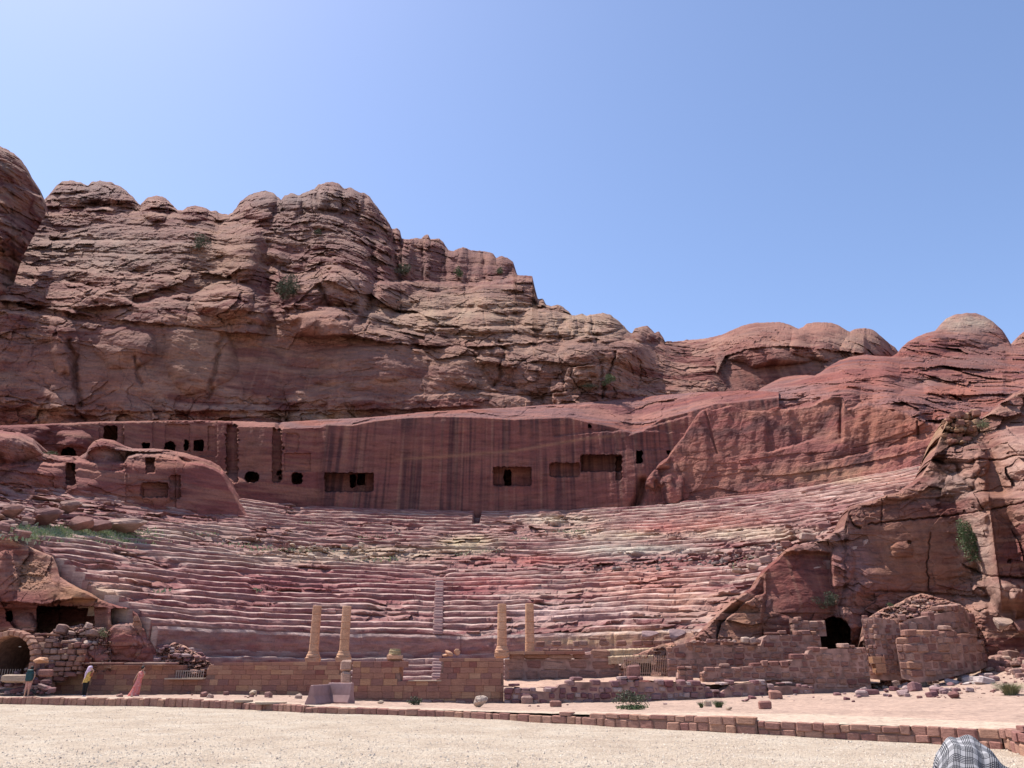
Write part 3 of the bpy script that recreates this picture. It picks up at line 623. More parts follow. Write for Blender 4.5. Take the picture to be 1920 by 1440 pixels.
def seat_strip(name, r, tread, z, rise, rough_amp, parent, prof=PROFILE, n=NPHI, k=0, podium=False):
    a0, a1 = phi_lim(r+tread*.5)
    # even spacing as seen from the entrance side
    th = np.linspace(a0, a1, n)
    TH = np.repeat(th[:, None], len(prof), 1)
    pr = np.array([p[0] for p in prof]); pz = np.array([p[1] for p in prof])
    xb = CX+(r)*np.sin(TH); yb = CY+(r)*np.cos(TH)
    PX, PY = proj(xb, yb, z+rise*.5)
    M = np.zeros(TH.shape)
    for (bx, by, rx, ry, s) in ROUGH_BLOBS: M = np.maximum(M, s*np.exp(-((PX-bx)/rx)**4-((PY-by)/ry)**4))
    # pieces of step broken away
    seg = noise(xb/5, yb/5, k*.35, 100)
    M = np.clip(np.maximum(M, sstep(.22, .55, seg)*.8)+.06, 0, 1)*(0 if podium else 1)
    PRr = pr[None]; PZ = pz[None]
    wear = .5+.5*noise(xb/2.4, yb/2.4, k*1.7, 101)
    zz = z+rise*(PZ*(1-M)+M*np.clip(PRr*.9+.05*np.sin(PRr*9), 0, 1))
    zz = zz - rise*.10*wear*(PZ > .8)*(PRr < .3)
    rr = r+tread*(PRr+.14*wear*(PZ > .5)*(PRr < .3))
    x = CX+rr*np.sin(TH); y = CY+rr*np.cos(TH)
    nz = fbm(x/3.2, y/3.2, z/1.5+PZ*.3, 4, 102)
    n2 = fbm(x/1.1, y/1.1, zz/.5, 3, 103)
    # shared heave of the whole bank, so that neighbouring steps stay joined
    win = np.sin(np.pi*np.linspace(0, 1, len(prof)))[None]
    hz = .26*noise(x/9, y/9, 1.3, 104)+.16*noise(x/3.5, y/3.5, 1.3, 105)+.07*noise(x/1.1, y/1.1, 1.3, 109)
    zz = zz + hz*.8 + M*((.7*nz+.5*facets(TH*r/1.7+k*.3, rr/1.1, 116))*rise/.6)*win
    rr = rr - (.15*n2+.18*nz)*rough_amp*(1+1.8*M) + M*win*1.3*facets(TH*r/2.2+.4*n2, zz/.8+.3*n2, 115)*rough_amp + .25*noise(x/6, y/6, 7.7, 106)
    f1, f2, cid = worley(TH*r/4.5+k*.37+.5*noise(xb/3,yb/3,k*2.2,108), np.full(TH.shape, k*3.1), 107)
    rr = rr + (.14*(cid-.5) + .12*np.exp(-((f2-f1)/.04)**2)*(hsh(np.floor(TH*r/9)+k*7, 3) > .5))*win
    if not podium and k >= 26: rr = rr + 2.2*np.exp(-((TH+.004)/.0085)**8)
    x = CX+rr*np.sin(TH); y = CY+rr*np.cos(TH)
    PX, PY = proj(x, y, zz)
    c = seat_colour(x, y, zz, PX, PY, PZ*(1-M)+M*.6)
    V = np.stack([x, y, zz], -1)
    # close the two cut ends down to the ground
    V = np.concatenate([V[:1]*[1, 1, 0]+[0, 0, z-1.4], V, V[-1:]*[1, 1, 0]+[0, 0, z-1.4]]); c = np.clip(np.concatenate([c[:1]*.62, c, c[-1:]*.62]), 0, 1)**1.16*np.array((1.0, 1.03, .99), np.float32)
    return mesh_np(name, V.reshape(-1, 3), grid_faces(n+2, len(prof))[:, ::-1], ROCK_NEAR, c.reshape(-1, 3), parent=parent)
seats = setp(empty('rock_theatre', (0, 0, 0)), 'vast bowl of worn rock-cut seat rows banded red and cream below cut wall', 'theatre')
for k in range(NROW+1):
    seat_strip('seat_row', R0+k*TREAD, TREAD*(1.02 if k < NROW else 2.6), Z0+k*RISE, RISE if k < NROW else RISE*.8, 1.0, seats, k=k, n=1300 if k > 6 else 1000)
# podium and the restored lower steps
pod = [(.02,-.3),(0,0),(.0,.2),(.02,.4),(.01,.6),(.05,.8),(.12,.93),(.4,1.0),(1,1.0)]
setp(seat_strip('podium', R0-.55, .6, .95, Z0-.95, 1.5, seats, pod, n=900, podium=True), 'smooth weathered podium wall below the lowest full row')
low = [(20.3, .45, .5), (19.5, -.05, .5), (18.7, -.5, .45), (17.9, -.92, .42), (17.1, -1.34, .42), (16.3, -1.76, .42)]
for i, (r, z, h) in enumerate(low):
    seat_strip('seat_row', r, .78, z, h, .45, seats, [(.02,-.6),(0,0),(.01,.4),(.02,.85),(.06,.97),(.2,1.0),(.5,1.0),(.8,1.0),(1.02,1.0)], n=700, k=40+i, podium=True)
# narrow stairs up the middle
stair = link(bpy.data.objects.new('staircase', None), seats)
def bevel_box(name, bev=.06, jit=0.0, seed=0, cuts=1):
    bm = bmesh.new(); bmesh.ops.create_cube(bm, size=1)
    rnd = random.Random(seed)
    if jit:
        for v in bm.verts: v.co += Vector([rnd.uniform(-jit, jit) for _ in range(3)])
    bmesh.ops.bevel(bm, geom=bm.edges[:], offset=bev, segments=1, affect='EDGES', profile=.6)
    if jit:
        for v in bm.verts: v.co += Vector([rnd.uniform(-jit, jit)*.25 for _ in range(3)])
    me = bpy.data.meshes.new(name); bm.to_mesh(me); bm.free(); return me
STEP_MAT = stone_mat('step_stone', [(.36,.23,.21),(.30,.17,.16),(.42,.29,.26)], 3, .6)
stepme = bevel_box('step', .12, .05, 5); stepme.materials.append(STEP_MAT)
def add_step(r, z, w=.8, d=.5, h=.3, th0=0.0):
    o = bpy.data.objects.new('step', stepme); link(o, stair)
    a = AX*0+th0
    o.location = (CX+r*math.sin(AX+a), CY+r*math.cos(AX+a), z); o.rotation_euler = (0, 0, -AX-a); o.scale = (w, d, h)
rr_ = random.Random(4)
for k in range(0, 10):
    for s in (0, 1):
        add_step(R0+k*TREAD+s*TREAD*.48-.14, Z0+k*RISE+s*RISE*.5+.11, .85, .58, .28)
for r, z, h in low:
    add_step(r-.12, z+.05, .8, .6, .34); add_step(r+.27, z+.27, .8, .6, .34)

# ---------------------------------------------------------------- rock at both ends of the seats
TOP_H = [(1280,1214),(1290,1206),(1308,1190),(1330,1168),(1352,1145),(1372,1126),(1395,1110),(1415,1098),(1425,1080),(1436,1064),(1455,1048),(1475,1030),(1492,1022),(1520,1018),(1545,1010),(1565,996),(1583,985),(1588,962),(1593,950),(1608,945),(1640,938),(1665,926),(1690,922),(1698,912),(1712,905),(1728,890),(1742,868),(1754,842),(1764,816),(1773,792),(1782,777),(1800,774),(1822,773),(1834,776),(1838,786),(1850,778),(1862,768),(1880,752),(1900,738),(1925,726),(1990,690)]
D1 = curve([(900,1780),(925,1783),(1110,1850),(1160,1868)]); D2 = curve([(780,1836),(850,1861),(930,1883),(1040,1908),(1150,1935)])
CT_H = [(1290,1230,54.6),(1300,1200,55.3),(1350,1200,55.0),(1350,1160,56.2),(1420,1230,54.6),(1420,1110,56.8),(1440,1060,57.0),(1500,1030,57.8),(1500,1120,55.6),(1500,1230,55.2),(1570,1230,56.4),(1580,1100,57.2),(1590,955,60.4),(1590,1000,60),(1700,915,60.6),(1700,950,59.6),(1700,1120,58.6),(1700,1290,58),
        (1780,860,60.4),(1780,930,59.2),(1800,1120,58),(1830,810,60.5),(1850,900,58.6),(1850,1050,58),(1850,1200,57),(1880,770,60),(1910,850,58.4),(1920,740,60),(1920,950,58),(1920,1100,57),(1990,700,60),(1990,1290,55)]
def shp_h(PX, PY, x, y, z):
    d1, d2 = D1(PY), D2(PY)
    m1 = sstep(918, 935, PY)*sstep(1150, 1120, PY)
    e1 = 1845+(PY-950)*.12
    d = -5.6*m1*np.clip((PX-d1)/np.maximum(e1+12-d1, 12), 0, 1)
    d = d - 2.2*sstep(800, 925, PY)*(1-m1)*sstep(1790, 1850, PX) + .8*m1*sstep(-2, 2, PX-e1-12)
    d = d - 6.0*sstep(790, 840, PY)*np.clip((PX-d2)/80, 0, 1)
    # the recess left of the buttress
    rec = sstep(1432, 1440, PX+.1*(PY-1100))*sstep(1566, 1556, PX-.06*(PY-1100))*sstep(1032, 1040, PY+6*noise(PX/20, 1, 1))
    d = d + 1.1*rec
    d = d + ledge(PX, PY, [(1345,1198),(1352,1170),(1375,1150),(1400,1128),(1432,1112)], .9, 4, 4)
    for pts, dep, w in (([(1628,983),(1700,975),(1790,966),(1850,957),(1930,940)], .4, 1.5), ([(1590,960),(1600,985),(1612,990)], .6, 2), ([(1745,1000),(1738,1060),(1742,1110)], .25, 1.2),
                        ([(1655,925),(1652,985)], .25, 1.5), ([(1640,1108),(1740,1112),(1830,1120)], .3, 2), ([(1808,1060),(1850,1080),(1930,1085)], .6, 2)):
        d = d + dep*np.exp(-(segdist(PX+3*noise(PY/14, 3, 2)+1.5*noise(PY/5, 3, 2), PY+noise(PX/9, 1, 2)*2.5, pts)/w)**2)
    H = lambda *a, **k: hole(PX, PY, *a, **k)
    d = d + H(1533,1594,1157,1225,9,arch=True)
    d = d + H(1703,1708,1013,1020,.4,r=1)+H(1890,1896,1048,1056,.5,r=1)
    for a in ((1690,925,34,14,.8),(1640,935,40,14,.8),(1815,860,40,36,1.6),(1800,905,30,22,1.2),(1835,935,22,16,1.0),(1838,870,16,22,1.2),(1900,880,26,20,1.0),(1690,1030,24,16,.5),(1640,1090,60,30,.7),(1600,1150,26,60,.9),(1580,1060,24,40,.9),(1350,1120,50,30,.6),
              (1845,1100,24,18,1.2),(1880,1110,30,24,1.3),(1910,1130,22,30,1.2)):
        d = d + bump(PX, PY, *a)
    r = cliff_rough(PX, PY, x, y, z, 111, .3, 0, 1.1)*.85
    f = .10*fbm(x/1.5, y/1.5, z/.6, 3, 112)+.22*fbm(x/5, y/5, z/4, 2, 113)
    smooth = np.clip(np.exp(-(((PX-1705)/110)**2+((PY-1035)/85)**2)**4)+rec+np.exp(-(((PX-1390)/50)**2+((PY-1170)/34)**2)**3), 0, 1)*sstep(2, -2, (PX-d1)*m1)
    smooth = np.maximum(smooth, sstep(1845, 1855, PX)*sstep(855, 870, PY)*sstep(3, -3, PX-d2)*.85)
    # rubble masonry above the recess and at the top corner
    f1, f2, cid = worley(PX/9+.7*noise(PX/9, PY/9, 3), PY/7+.7*noise(PX/9, PY/9, 5), 9)
    mas = np.exp(-(((PX-1800)/48)**2+((PY-808)/34)**2)**3)
    return d, r*(1-.85*smooth)+f*smooth+mas*((cid-.5)*.6+.25*np.exp(-((f2-f1)/.12)**2)+.4*fbm(x, y, z, 3, 114))
def col_h(PX, PY, x, y, z):
    c = strata_colour(x, y, z, 'cliff', 121, 3.0)
    c = blobs(c, PX, PY, [(1700,1040,110,80,(.37,.195,.135),.9),(1500,1110,70,75,(.31,.12,.10),.9),(1390,1165,60,36,(.38,.21,.14),.85),(1600,1060,40,50,(.42,.24,.22),.7),(1640,1110,60,30,(.40,.22,.19),.7),(1590,1160,30,50,(.42,.25,.21),.6),
        (1800,800,46,34,(.46,.31,.18),.8),(1760,820,30,26,(.44,.27,.18),.7),(1800,870,50,34,(.42,.25,.20),.7),(1790,910,50,24,(.47,.36,.30),.7),(1870,930,34,90,(.34,.17,.11),.9),(1905,860,40,80,(.52,.35,.29),.8),(1832,1030,34,90,(.56,.40,.33),.9),(1880,1120,60,40,(.43,.29,.24),.7),  # the sunlit strips right of the two corners are painted paler
        (1640,960,80,22,(.36,.20,.15),.6),(1560,1010,60,26,(.42,.28,.24),.6),(1340,1150,40,40,(.42,.26,.21),.6)])
    return add_patina(streaks(c, x*1.0, z, 0, 122, .25), x, y, z, 123, .3)
rock_sheet('right_rock_mass', 1280, 2170, TOP_H, [(1280,1290),(1440,1300),(1990,1330)], CT_H, shp_h, col_h, step=1.5, tone=.80, seed=111, rnd=(7, 1.6), mat=ROCK_NEAR, back=((1.0,.1),(2.0,.4),(3.5,1.2),(6,4)), jit=1.2)

TOP_L = [(-160,995),(0,1004),(30,1012),(60,1026),(80,1034),(100,1042),(108,1062),(112,1080),(132,1094),(150,1104),(172,1114),(190,1124),(205,1130),(225,1136),(245,1140),(258,1150),(266,1170)]
CT_L = [(-160,1000,57.5),(0,1010,58.5),(0,1130,56.5),(-160,1240,55),(0,1240,54.8),(60,1040,58.2),(100,1100,56.4),(100,1240,54.6),(180,1130,55.0),(200,1240,54.3),(250,1150,54.3),(300,1200,54.2),(300,1250,54.2)]
def shp_l(PX, PY, x, y, z):
    H = lambda *a, **k: hole(PX, PY, *a, **k)
    d = H(70,176,1137,1200,5.0,r=3)+H(208,250,1141,1172,1.2,r=6)+H(12,23,1146,1165,3.5,r=3)+1.2*sstep(1138, 1142, PY)*sstep(205, 190, PX)
    d = d+ledge(PX, PY, [(-160,1128),(20,1128),(80,1134),(140,1122),(200,1126)], -1.0, 3, 6)
    for a in ((10,1080,30,50,.8),(150,1110,40,20,.6),(50,1170,26,20,.8)): d = d + bump(PX, PY, *a)
    f1, f2, cid = worley(PX/8+.7*noise(PX/9, PY/9, 3), PY/6+.7*noise(PX/9, PY/9, 5), 19)
    mas = np.exp(-(((PX-52)/40)**2+((PY-1078)/32)**2)**3)
    r = cliff_rough(PX, PY, x, y, z, 131, .25, 0, .7)*.4
    return d, r+mas*((cid-.5)*.2+.08*np.exp(-((f2-f1)/.12)**2)+.3*fbm(x, y, z, 3, 133))
def col_l(PX, PY, x, y, z):
    c = strata_colour(x, y, z, 'cliff', 132, 2.5)
    c = blobs(c, PX, PY, [(55,1078,42,32,(.42,.25,.17),.8),(150,1115,60,20,(.42,.24,.15),.8),(10,1080,20,50,(.33,.14,.11),.7),(120,1085,30,14,(.40,.21,.17),.7),(190,1160,16,30,(.35,.17,.14),.8),(50,1165,26,20,(.30,.18,.16),.7)])
    return c
rock_sheet('left_rock_mass', -160, 266, TOP_L, [(-160,1290),(300,1290)], CT_L, shp_l, col_l, step=1.5, seed=131, rnd=(5, 1.2), mat=ROCK_NEAR, back=((1.0,.1),(2.0,.4),(3.5,1.2),(6,4)), jit=1.2)
TOP_N = [(60,1212),(80,1206),(100,1204),(140,1202),(165,1200),(180,1198),(196,1194),(203,1182),(212,1172),(225,1167),(242,1166),(250,1168),(254,1176),(262,1170),(270,1176),(276,1186),(285,1200),(292,1214),(296,1232)]
CT_N = [(60,1250,53.6),(60,1215,54),(180,1200,54),(180,1250,53.6),(230,1170,54.2),(230,1240,53.8),(280,1190,54.2),(290,1240,53.9)]
def shp_n(PX, PY, x, y, z):
    d = bump(PX, PY, 228, 1195, 30, 34, .8, 3.5)+bump(PX, PY, 264, 1215, 22, 22, .4)+bump(PX, PY, 262, 1190, 14, 20, .4)+bump(PX, PY, 150, 1225, 60, 26, .6)
    return d, cliff_rough(PX, PY, x, y, z, 141, .2, 0, .9)*.42
def col_n(PX, PY, x, y, z):
    c = strata_colour(x, y, z, 'cut', 142, 1.6)*1.0
    return blobs(c, PX, PY, [(235,1172,30,8,(.36,.25,.22),.7),(200,1225,60,14,(.40,.20,.16),.7),(264,1200,18,8,(.45,.25,.24),.6)])
rock_sheet('red_boulder_outcrop', 60, 296, TOP_N, [(60,1275),(296,1275)], CT_N, shp_n, col_n, step=1.4, seed=141, rnd=(6, 1.2), mat=ROCK_NEAR, back=((.7,.1),(1.5,.6),(2.5,2)), jit=.8)

# ---------------------------------------------------------------- ground
ROAD_Z = -2.2
KERB = [(-150,1318,1305),(0,1320,1307),(330,1326,1310),(450,1330,1316),(520,1334,1320),(560,1336,1322),(700,1340,1327),(850,1345,1332),(1000,1354,1336),(1160,1363,1340),(1420,1378,1345),(1426,1378,1354),(1720,1392,1362),(1880,1404,1366),(2300,1445,1386)]
KW = []
for px, pb, pt in KERB:
    x, y, z = on_z(px, pb, ROAD_Z); KW.append((x, y, at(px, pt, y)[2]))
KY = curve([(a[0], a[1]) for a in KW]); KZ = curve([(a[0], a[2]) for a in KW])
gc = []
for px, py, Y in [(-150,1300,54),(0,1304,52),(0,1295,58),(200,1303,53),(330,1301,54),(480,1303,52),(560,1308,49),(640,1312,46.5),(700,1318,45),(800,1322,44.5),(940,1322,44.5),(1000,1322,45),(1100,1319,46),(1200,1316,47),(1300,1309,49),(1440,1299,51),(1560,1297,51),
                  (1640,1290,53),(1700,1280,54),(1760,1268,55),(1820,1250,56),(1900,1225,55),(1990,1215,52),(1900,1190,59),(1990,1170,58),(1820,1215,60),(1600,1315,42),(1750,1318,38),(1900,1315,36),(2050,1310,36),(1400,1325,38),(1200,1328,40),(1760,1295,46),(1900,1290,43),(2050,1270,44)]:
    gc.append(at(px, py, Y))
for x, y, z in KW: gc.append((x, y+.6, z-.02)); gc.append((x, y+2.2, z+.02))
TG = TPS([(a*10, b*10, c) for a, b, c in gc], .01)
def ground_z(x, y):
    x = np.asarray(x, float); y = np.asarray(y, float)
    return np.where(y < KY(x)+.15, ROAD_Z, TG(x*10, y*10))
def gz(x, y): return float(ground_z(x, y))
def on_ground(px, py):
    """where the sight line through a pixel meets the ground"""
    Y = np.arange(12, 66, .25); x, y, z = at(px, py, Y); g = ground_z(x, y)
    i = int(np.argmax(z <= g)) if (z <= g).any() else len(Y)-1
    return float(x[i]), float(y[i]), float(min(g[i], z[i]+.3))
nx, ny = 560, 190
xs = np.linspace(-48, 48, nx); v = np.linspace(0, 1, ny)**1.3
GX = np.repeat(xs[:, None], ny, 1); GY = KY(GX)+.14+(66-KY(GX)-.14)*v[None]
GZ = TG(GX*10, GY*10)+.05*fbm(GX/1.5, GY/1.5, 0, 3, 150)*sstep(0, .08, v[None])+.02*noise(GX/.3, GY/.3, 0, 151)-.04*sstep(.5, 0, GY-KY(GX))
PXg, PYg = proj(GX, GY, GZ)
c = np.broadcast_to(np.array((.36,.25,.195), np.float32), GX.shape+(3,)).copy()
c = c*(1+.25*fbm(GX/2, GY/2, 0, 4, 152)[..., None])
dk = (GY-KY(GX))
cream = (sstep(2.6, 1.2, dk-.8*noise(GX/2, GY/2, 3)-3.2*sstep(2, 10, GX)+.5)*.9)[..., None]
c = c*(1-cream)+np.array((.44,.34,.26), np.float32)*cream
GROUND_M = rock_vc('sandy_ground', 2.0, .6, .05, (1.6, 1.6))
setp(mesh_np('terrace_ground', np.stack([GX, GY, GZ], -1).reshape(-1, 3), grid_faces(nx, ny)[:, ::-1], GROUND_M, c.reshape(-1, 3)), kind='structure')
# gravel road: one sheet out past the horizon
m, nt, b = newmat('pale_gravel'); b.inputs['Roughness'].default_value = .95
vo = N(nt, 'ShaderNodeTexVoronoi', Scale=11.0); nt.links.new(mapped(nt, (1, 1, 1)), vo.inputs['Vector'])
vo2 = N(nt, 'ShaderNodeTexVoronoi', Scale=31.0); nt.links.new(mapped(nt, (1, 1, 1)), vo2.inputs['Vector'])
nb = N(nt, 'ShaderNodeTexNoise', Scale=.6, Detail=9.0, Roughness=.7); nt.links.new(mapped(nt, (1, 1, 1)), nb.inputs['Vector'])
rr = ramp(nt, nb.outputs[0], [(.3, (.38,.30,.235)), (.5, (.465,.38,.30)), (.7, (.525,.455,.375))])
rc = ramp(nt, vo.outputs['Color'], [(.0, (.55,.50,.48)), (.22, (.94,.93,.92)), (1, (1.16,1.14,1.10))])
rd = ramp(nt, vo2.outputs['Color'], [(.0, (.62,.58,.56)), (.3, (1,1,1)), (1, (1.12,1.10,1.07))])
nt.links.new(mulmix(nt, mulmix(nt, rr, rc), rd), b.inputs['Base Color'])
bp = N(nt, 'ShaderNodeBump', Strength=.9, Distance=.05); bp.invert = True
ad = N(nt, 'ShaderNodeMath', operation='ADD'); nt.links.new(vo.outputs['Distance'], ad.inputs[0]); nt.links.new(vo2.outputs['Distance'], ad.inputs[1])
nt.links.new(ad.outputs[0], bp.inputs['Height']); nt.links.new(bp.outputs[0], b.inputs['Normal'])
GRAVEL = m
def axis_pts(a, b, fine0, fine1, nf, nc):
    return np.unique(np.concatenate([-np.geomspace(1, -a+fine0+1, nc)[::-1]+1+fine0, np.linspace(fine0, fine1, nf), np.geomspace(1, b-fine1+1, nc)-1+fine1]))
ax = axis_pts(-900, 900, -28, 28, 420, 14); ay = axis_pts(-900, 900, 12, 50, 300, 14)
RX, RY = np.meshgrid(ax, ay, indexing='ij')
RZ = ROAD_Z + (.035*noise(RX/2.5, RY/2.5, 0, 160)+.012*noise(RX/.5, RY/.5, 0, 161))*(RY < KY(RX)+1)
RZ = np.where(RY > KY(RX)+1.5, ROAD_Z-.6, RZ)
setp(mesh_np('gravel_road', np.stack([RX, RY, RZ], -1).reshape(-1, 3), grid_faces(len(ax), len(ay))[:, ::-1], GRAVEL, smooth=True), kind='structure')
# ---------------------------------------------------------------- masonry
WARM = stone_mat('dressed_sandstone', [(.31,.155,.105),(.26,.12,.09),(.35,.19,.125),(.22,.085,.07),(.40,.235,.15),(.29,.14,.10),(.20,.10,.09),(.33,.165,.115),(.27,.12,.085),(.37,.20,.12)], 2.2, .35, 3.0, .75)
RUIN = stone_mat('ruin_stone', [(.26,.14,.11),(.21,.10,.085),(.31,.18,.14),(.18,.08,.07),(.35,.22,.175),(.24,.12,.095),(.29,.155,.11)], 2.5, .8, 3.0, .6)
PURPLE = stone_mat('purple_ruin_stone', [(.22,.12,.12),(.17,.07,.075),(.30,.21,.20),(.20,.10,.105),(.14,.06,.065),(.27,.17,.165),(.36,.27,.25)], 2.5, .8, 3.0, .6)
KERBM = stone_mat('kerb_stone', [(.33,.18,.135),(.27,.13,.105),(.38,.22,.16),(.24,.11,.095),(.30,.155,.12),(.36,.20,.14)], 2.5, .7, 2.0, .7)
BOULD = stone_mat('boulder_stone', [(.28,.155,.13),(.21,.10,.09),(.36,.24,.195),(.17,.08,.075),(.32,.20,.16),(.42,.31,.25),(.24,.12,.10)], 1.6, .9, 2.5, .6)
CREAM = stone_mat('cream_stone', [(.42,.32,.24),(.37,.27,.20),(.46,.36,.28)], 2.0, .6, 2.0, .8)
CORE = plain('mortar', (.20,.115,.09), .95, .3, 4.0)
FILL = plain('rubble_fill', (.27,.16,.13), .95, .45, 2.0)

def stone_mesh(name, bev, jit, seed):
    """unit block, half a stone's worth of wear on its edges"""
    return bevel_box(name, bev, jit, seed)
ASH = [stone_mesh('ashlar_block', .025, .006, i) for i in range(4)]
RUB = [stone_mesh('rubble_block', .16, .075, 20+i) for i in range(12)]
KRB = [stone_mesh('kerb_block', .10, .05, 50+i) for i in range(8)]
def boulder_mesh(seed, sub=2, flat=.75, amp=.22):
    bm = bmesh.new(); bmesh.ops.create_icosphere(bm, subdivisions=sub, radius=.5)
    rnd = random.Random(seed); off = Vector([rnd.uniform(-9, 9) for _ in range(3)])
    co = np.array([v.co[:] for v in bm.verts]); n = fbm(co[:, 0]*2+off.x, co[:, 1]*2+off.y, co[:, 2]*2+off.z, 3, 5)
    cuts = [(Vector([rnd.gauss(0, 1) for _ in range(3)]).normalized(), rnd.uniform(.20, .38)) for _ in range(8)]
    for v, k in zip(bm.verts, n):
        v.co *= 1+amp*2*float(k)
        for nn, dd in cuts:
            t = v.co.dot(nn)
            if t > dd: v.co -= nn*(t-dd)*.85
        v.co.z *= flat
    me = bpy.data.meshes.new('boulder'); bm.to_mesh(me); bm.free()
    return me
BLD = [boulder_mesh(i) for i in range(10)]
BIGB = [boulder_mesh(60+i, 4, .8, .26) for i in range(4)]
CACHE = {}
def withmat(me, mat):
    k = (me.name, mat.name)
    if k not in CACHE:
        m2 = me.copy(); m2.materials.clear(); m2.materials.append(mat); CACHE[k] = m2
    return CACHE[k]
def put(name, me, mat, loc, rot=(0, 0, 0), scale=(1, 1, 1), parent=None):
    o = bpy.data.objects.new(name, withmat(me, mat)); o.location = loc; o.rotation_euler = rot; o.scale = scale
    return link(o, parent)

class Path:
    def __init__(s, pts):
        s.p = [Vector((a, b)) for a, b in pts]; s.l = [0]
        for a, b in zip(s.p[:-1], s.p[1:]): s.l.append(s.l[-1]+(b-a).length)
        s.L = s.l[-1]
    def at(s, t):
        t = max(0, min(s.L-1e-6, t))
        for i in range(len(s.l)-1):
            if t <= s.l[i+1]:
                d = (s.p[i+1]-s.p[i]); u = (t-s.l[i])/max(1e-6, s.l[i+1]-s.l[i]); q = s.p[i]+d*u
                return q, math.atan2(d.y, d.x)
        return s.p[-1], 0
LIM = [0]
def masonry(root, path, base, top, ch=.30, bw=.55, th=.5, mat=WARM, pool=ASH, seed=0, gap=.005, proud=.012, tilt=0.0, name='stone_block', skip=None, core=True, round_top=0.0, limit=290, jag=.0):
    """courses of separate stones on a path; base(t) and top(t) are heights along it"""
    rnd = random.Random(seed); P = Path(path); made = []
    zmin = min(base(P.L*i/20) for i in range(21)); zmax = max(top(P.L*i/40) for i in range(41))
    z = zmin; course = 0; extra = []
    while z < zmax-.05:
        h = ch*rnd.uniform(.85, 1.18); t = -bw*rnd.random()*.5
        while t < P.L:
            w = bw*rnd.uniform(.6, 1.45); t0, t1 = max(t, 0), min(t+w, P.L)
            tm = (t0+t1)/2; t += w
            if t1-t0 < bw*.25: continue
            zt = top(tm)+(rnd.uniform(-jag, jag)*.5); zb = base(tm)
            z0, z1 = max(z, zb-.05), z+h
            if z0 >= z1-.04 or z0 > zt-.35*h: continue
            if jag > .1 and z1 > zt-.6*h and rnd.random() < .28: continue
            wob_h = rnd.uniform(-.06, .06)*(1 if jag else 0); z0 += wob_h; z1 += wob_h*.5
            if z1 > zt: z1 = max(zt, z0+.4*h)
            if skip and skip(tm, (z0+z1)/2): continue
            q, a = P.at(tm)
            n = Vector((math.sin(a), -math.cos(a)))          # towards the viewer for a left-to-right path
            pr = rnd.uniform(-proud, proud); c = q + n*(pr - th/2)
            o = put(name, rnd.choice(pool), mat, (c.x, c.y, (z0+z1)/2), (rnd.uniform(-tilt, tilt), rnd.uniform(-tilt, tilt), a+rnd.uniform(-tilt, tilt)),
                    (t1-t0-gap, th, z1-z0-gap), root)
            made.append(o)
        z += h; course += 1
    if core:
        k = 40; V = []; F = []
        for i in range(k+1):
            tm = P.L*i/k; q, a = P.at(tm); n = Vector((math.sin(a), -math.cos(a)))
            zb, zt = base(tm)-.3, top(tm)-.12-(.35*ch if mat in (RUIN, PURPLE) else 0)
            for dd in (.05, th-.05):
                c = q-n*dd
                V += [(c.x, c.y, zb), (c.x, c.y, max(zb+.05, zt))]
        for i in range(k):
            a = i*4; b = a+4
            F += [(a, b, b+1, a+1), (a+2, a+3, b+3, b+2), (a+1, b+1, b+3, a+3)]
        mesh_np('wall_core', V, F, FILL if mat in (RUIN, PURPLE) else CORE, parent=root)
    # merge the surplus of tiny stones beyond the limit
    if len(made) > limit:
        for o in sorted(made, key=lambda o: o.scale.x*o.scale.z)[:len(made)-limit]:
            extra.append(o)
        V = []; F = []; nb = 0
        for o in extra:
            M = Matrix.LocRotScale(o.location, o.rotation_euler, o.scale)
            for v in o.data.vertices: V.append((M @ v.co)[:])
            for p in o.data.polygons:
                vv = list(p.vertices)
                for i in range(1, len(vv)-1): F.append((nb+vv[0], nb+vv[i], nb+vv[i+1]))
            nb += len(o.data.vertices); bpy.data.objects.remove(o)
        e = mesh_np('small_blocks', V, F, loose(mat), parent=root); e['kind'] = 'stuff'
    return made
def pxz(px, py, Y): return at(px, py, Y)[2]
def wall_from_pixels(pts):
    """[(px, py_top, py_bottom, Y)] -> path, base(t), top(t)"""
    path = []; zb = []; zt = []
    for px, pt, pb, Y in pts:
        x, y, z = at(px, pb, Y); path.append((x, y)); zb.append(z); zt.append(at(px, pt, Y)[2])
    P = Path(path); l = P.l
    return path, (lambda t: float(np.interp(t, l, zb))), (lambda t: float(np.interp(t, l, zt))), P

# --- long front wall of the stage, left part
YS = 52.8
root = setp(empty('stage_wall', (at(370, 1303, YS)[0], YS, 0)), 'long reddish block wall on the left behind the two standing visitors', 'wall')
root.location = (0, 0, 0)
pth, bz, tz, P1 = wall_from_pixels([(99,1246,1304,YS+.4),(330,1244,1302,YS),(331,1272,1302,YS),(385,1272,1302,YS),(386,1243,1301,YS),(636,1240,1303,YS-.3)])
masonry(root, pth, bz, tz, .31, .66, .7, WARM, ASH, 1, name='stone_block')
xw0, xw1 = at(332, 1250, YS)[0], at(385, 1250, YS)[0]
for i in range(13):     # iron railing in the gap
    x = xw0+.05+(xw1-xw0-.1)*i/12
    put('railing_bar', ASH[0], plain('rail_iron', (.40,.31,.27), .6) if i == 0 else bpy.data.materials['rail_iron'], (x, YS-.06, (pxz(350,1272,YS)+pxz(350,1257,YS))/2), (0,0,0), (.028, .028, pxz(350,1257,YS)-pxz(350,1272,YS)), root)
IRON = bpy.data.materials['rail_iron']
put('railing_rail', ASH[0], IRON, ((xw0+xw1)/2, YS-.06, pxz(350,1258,YS)), (0,0,0), (xw1-xw0, .035, .035), root)
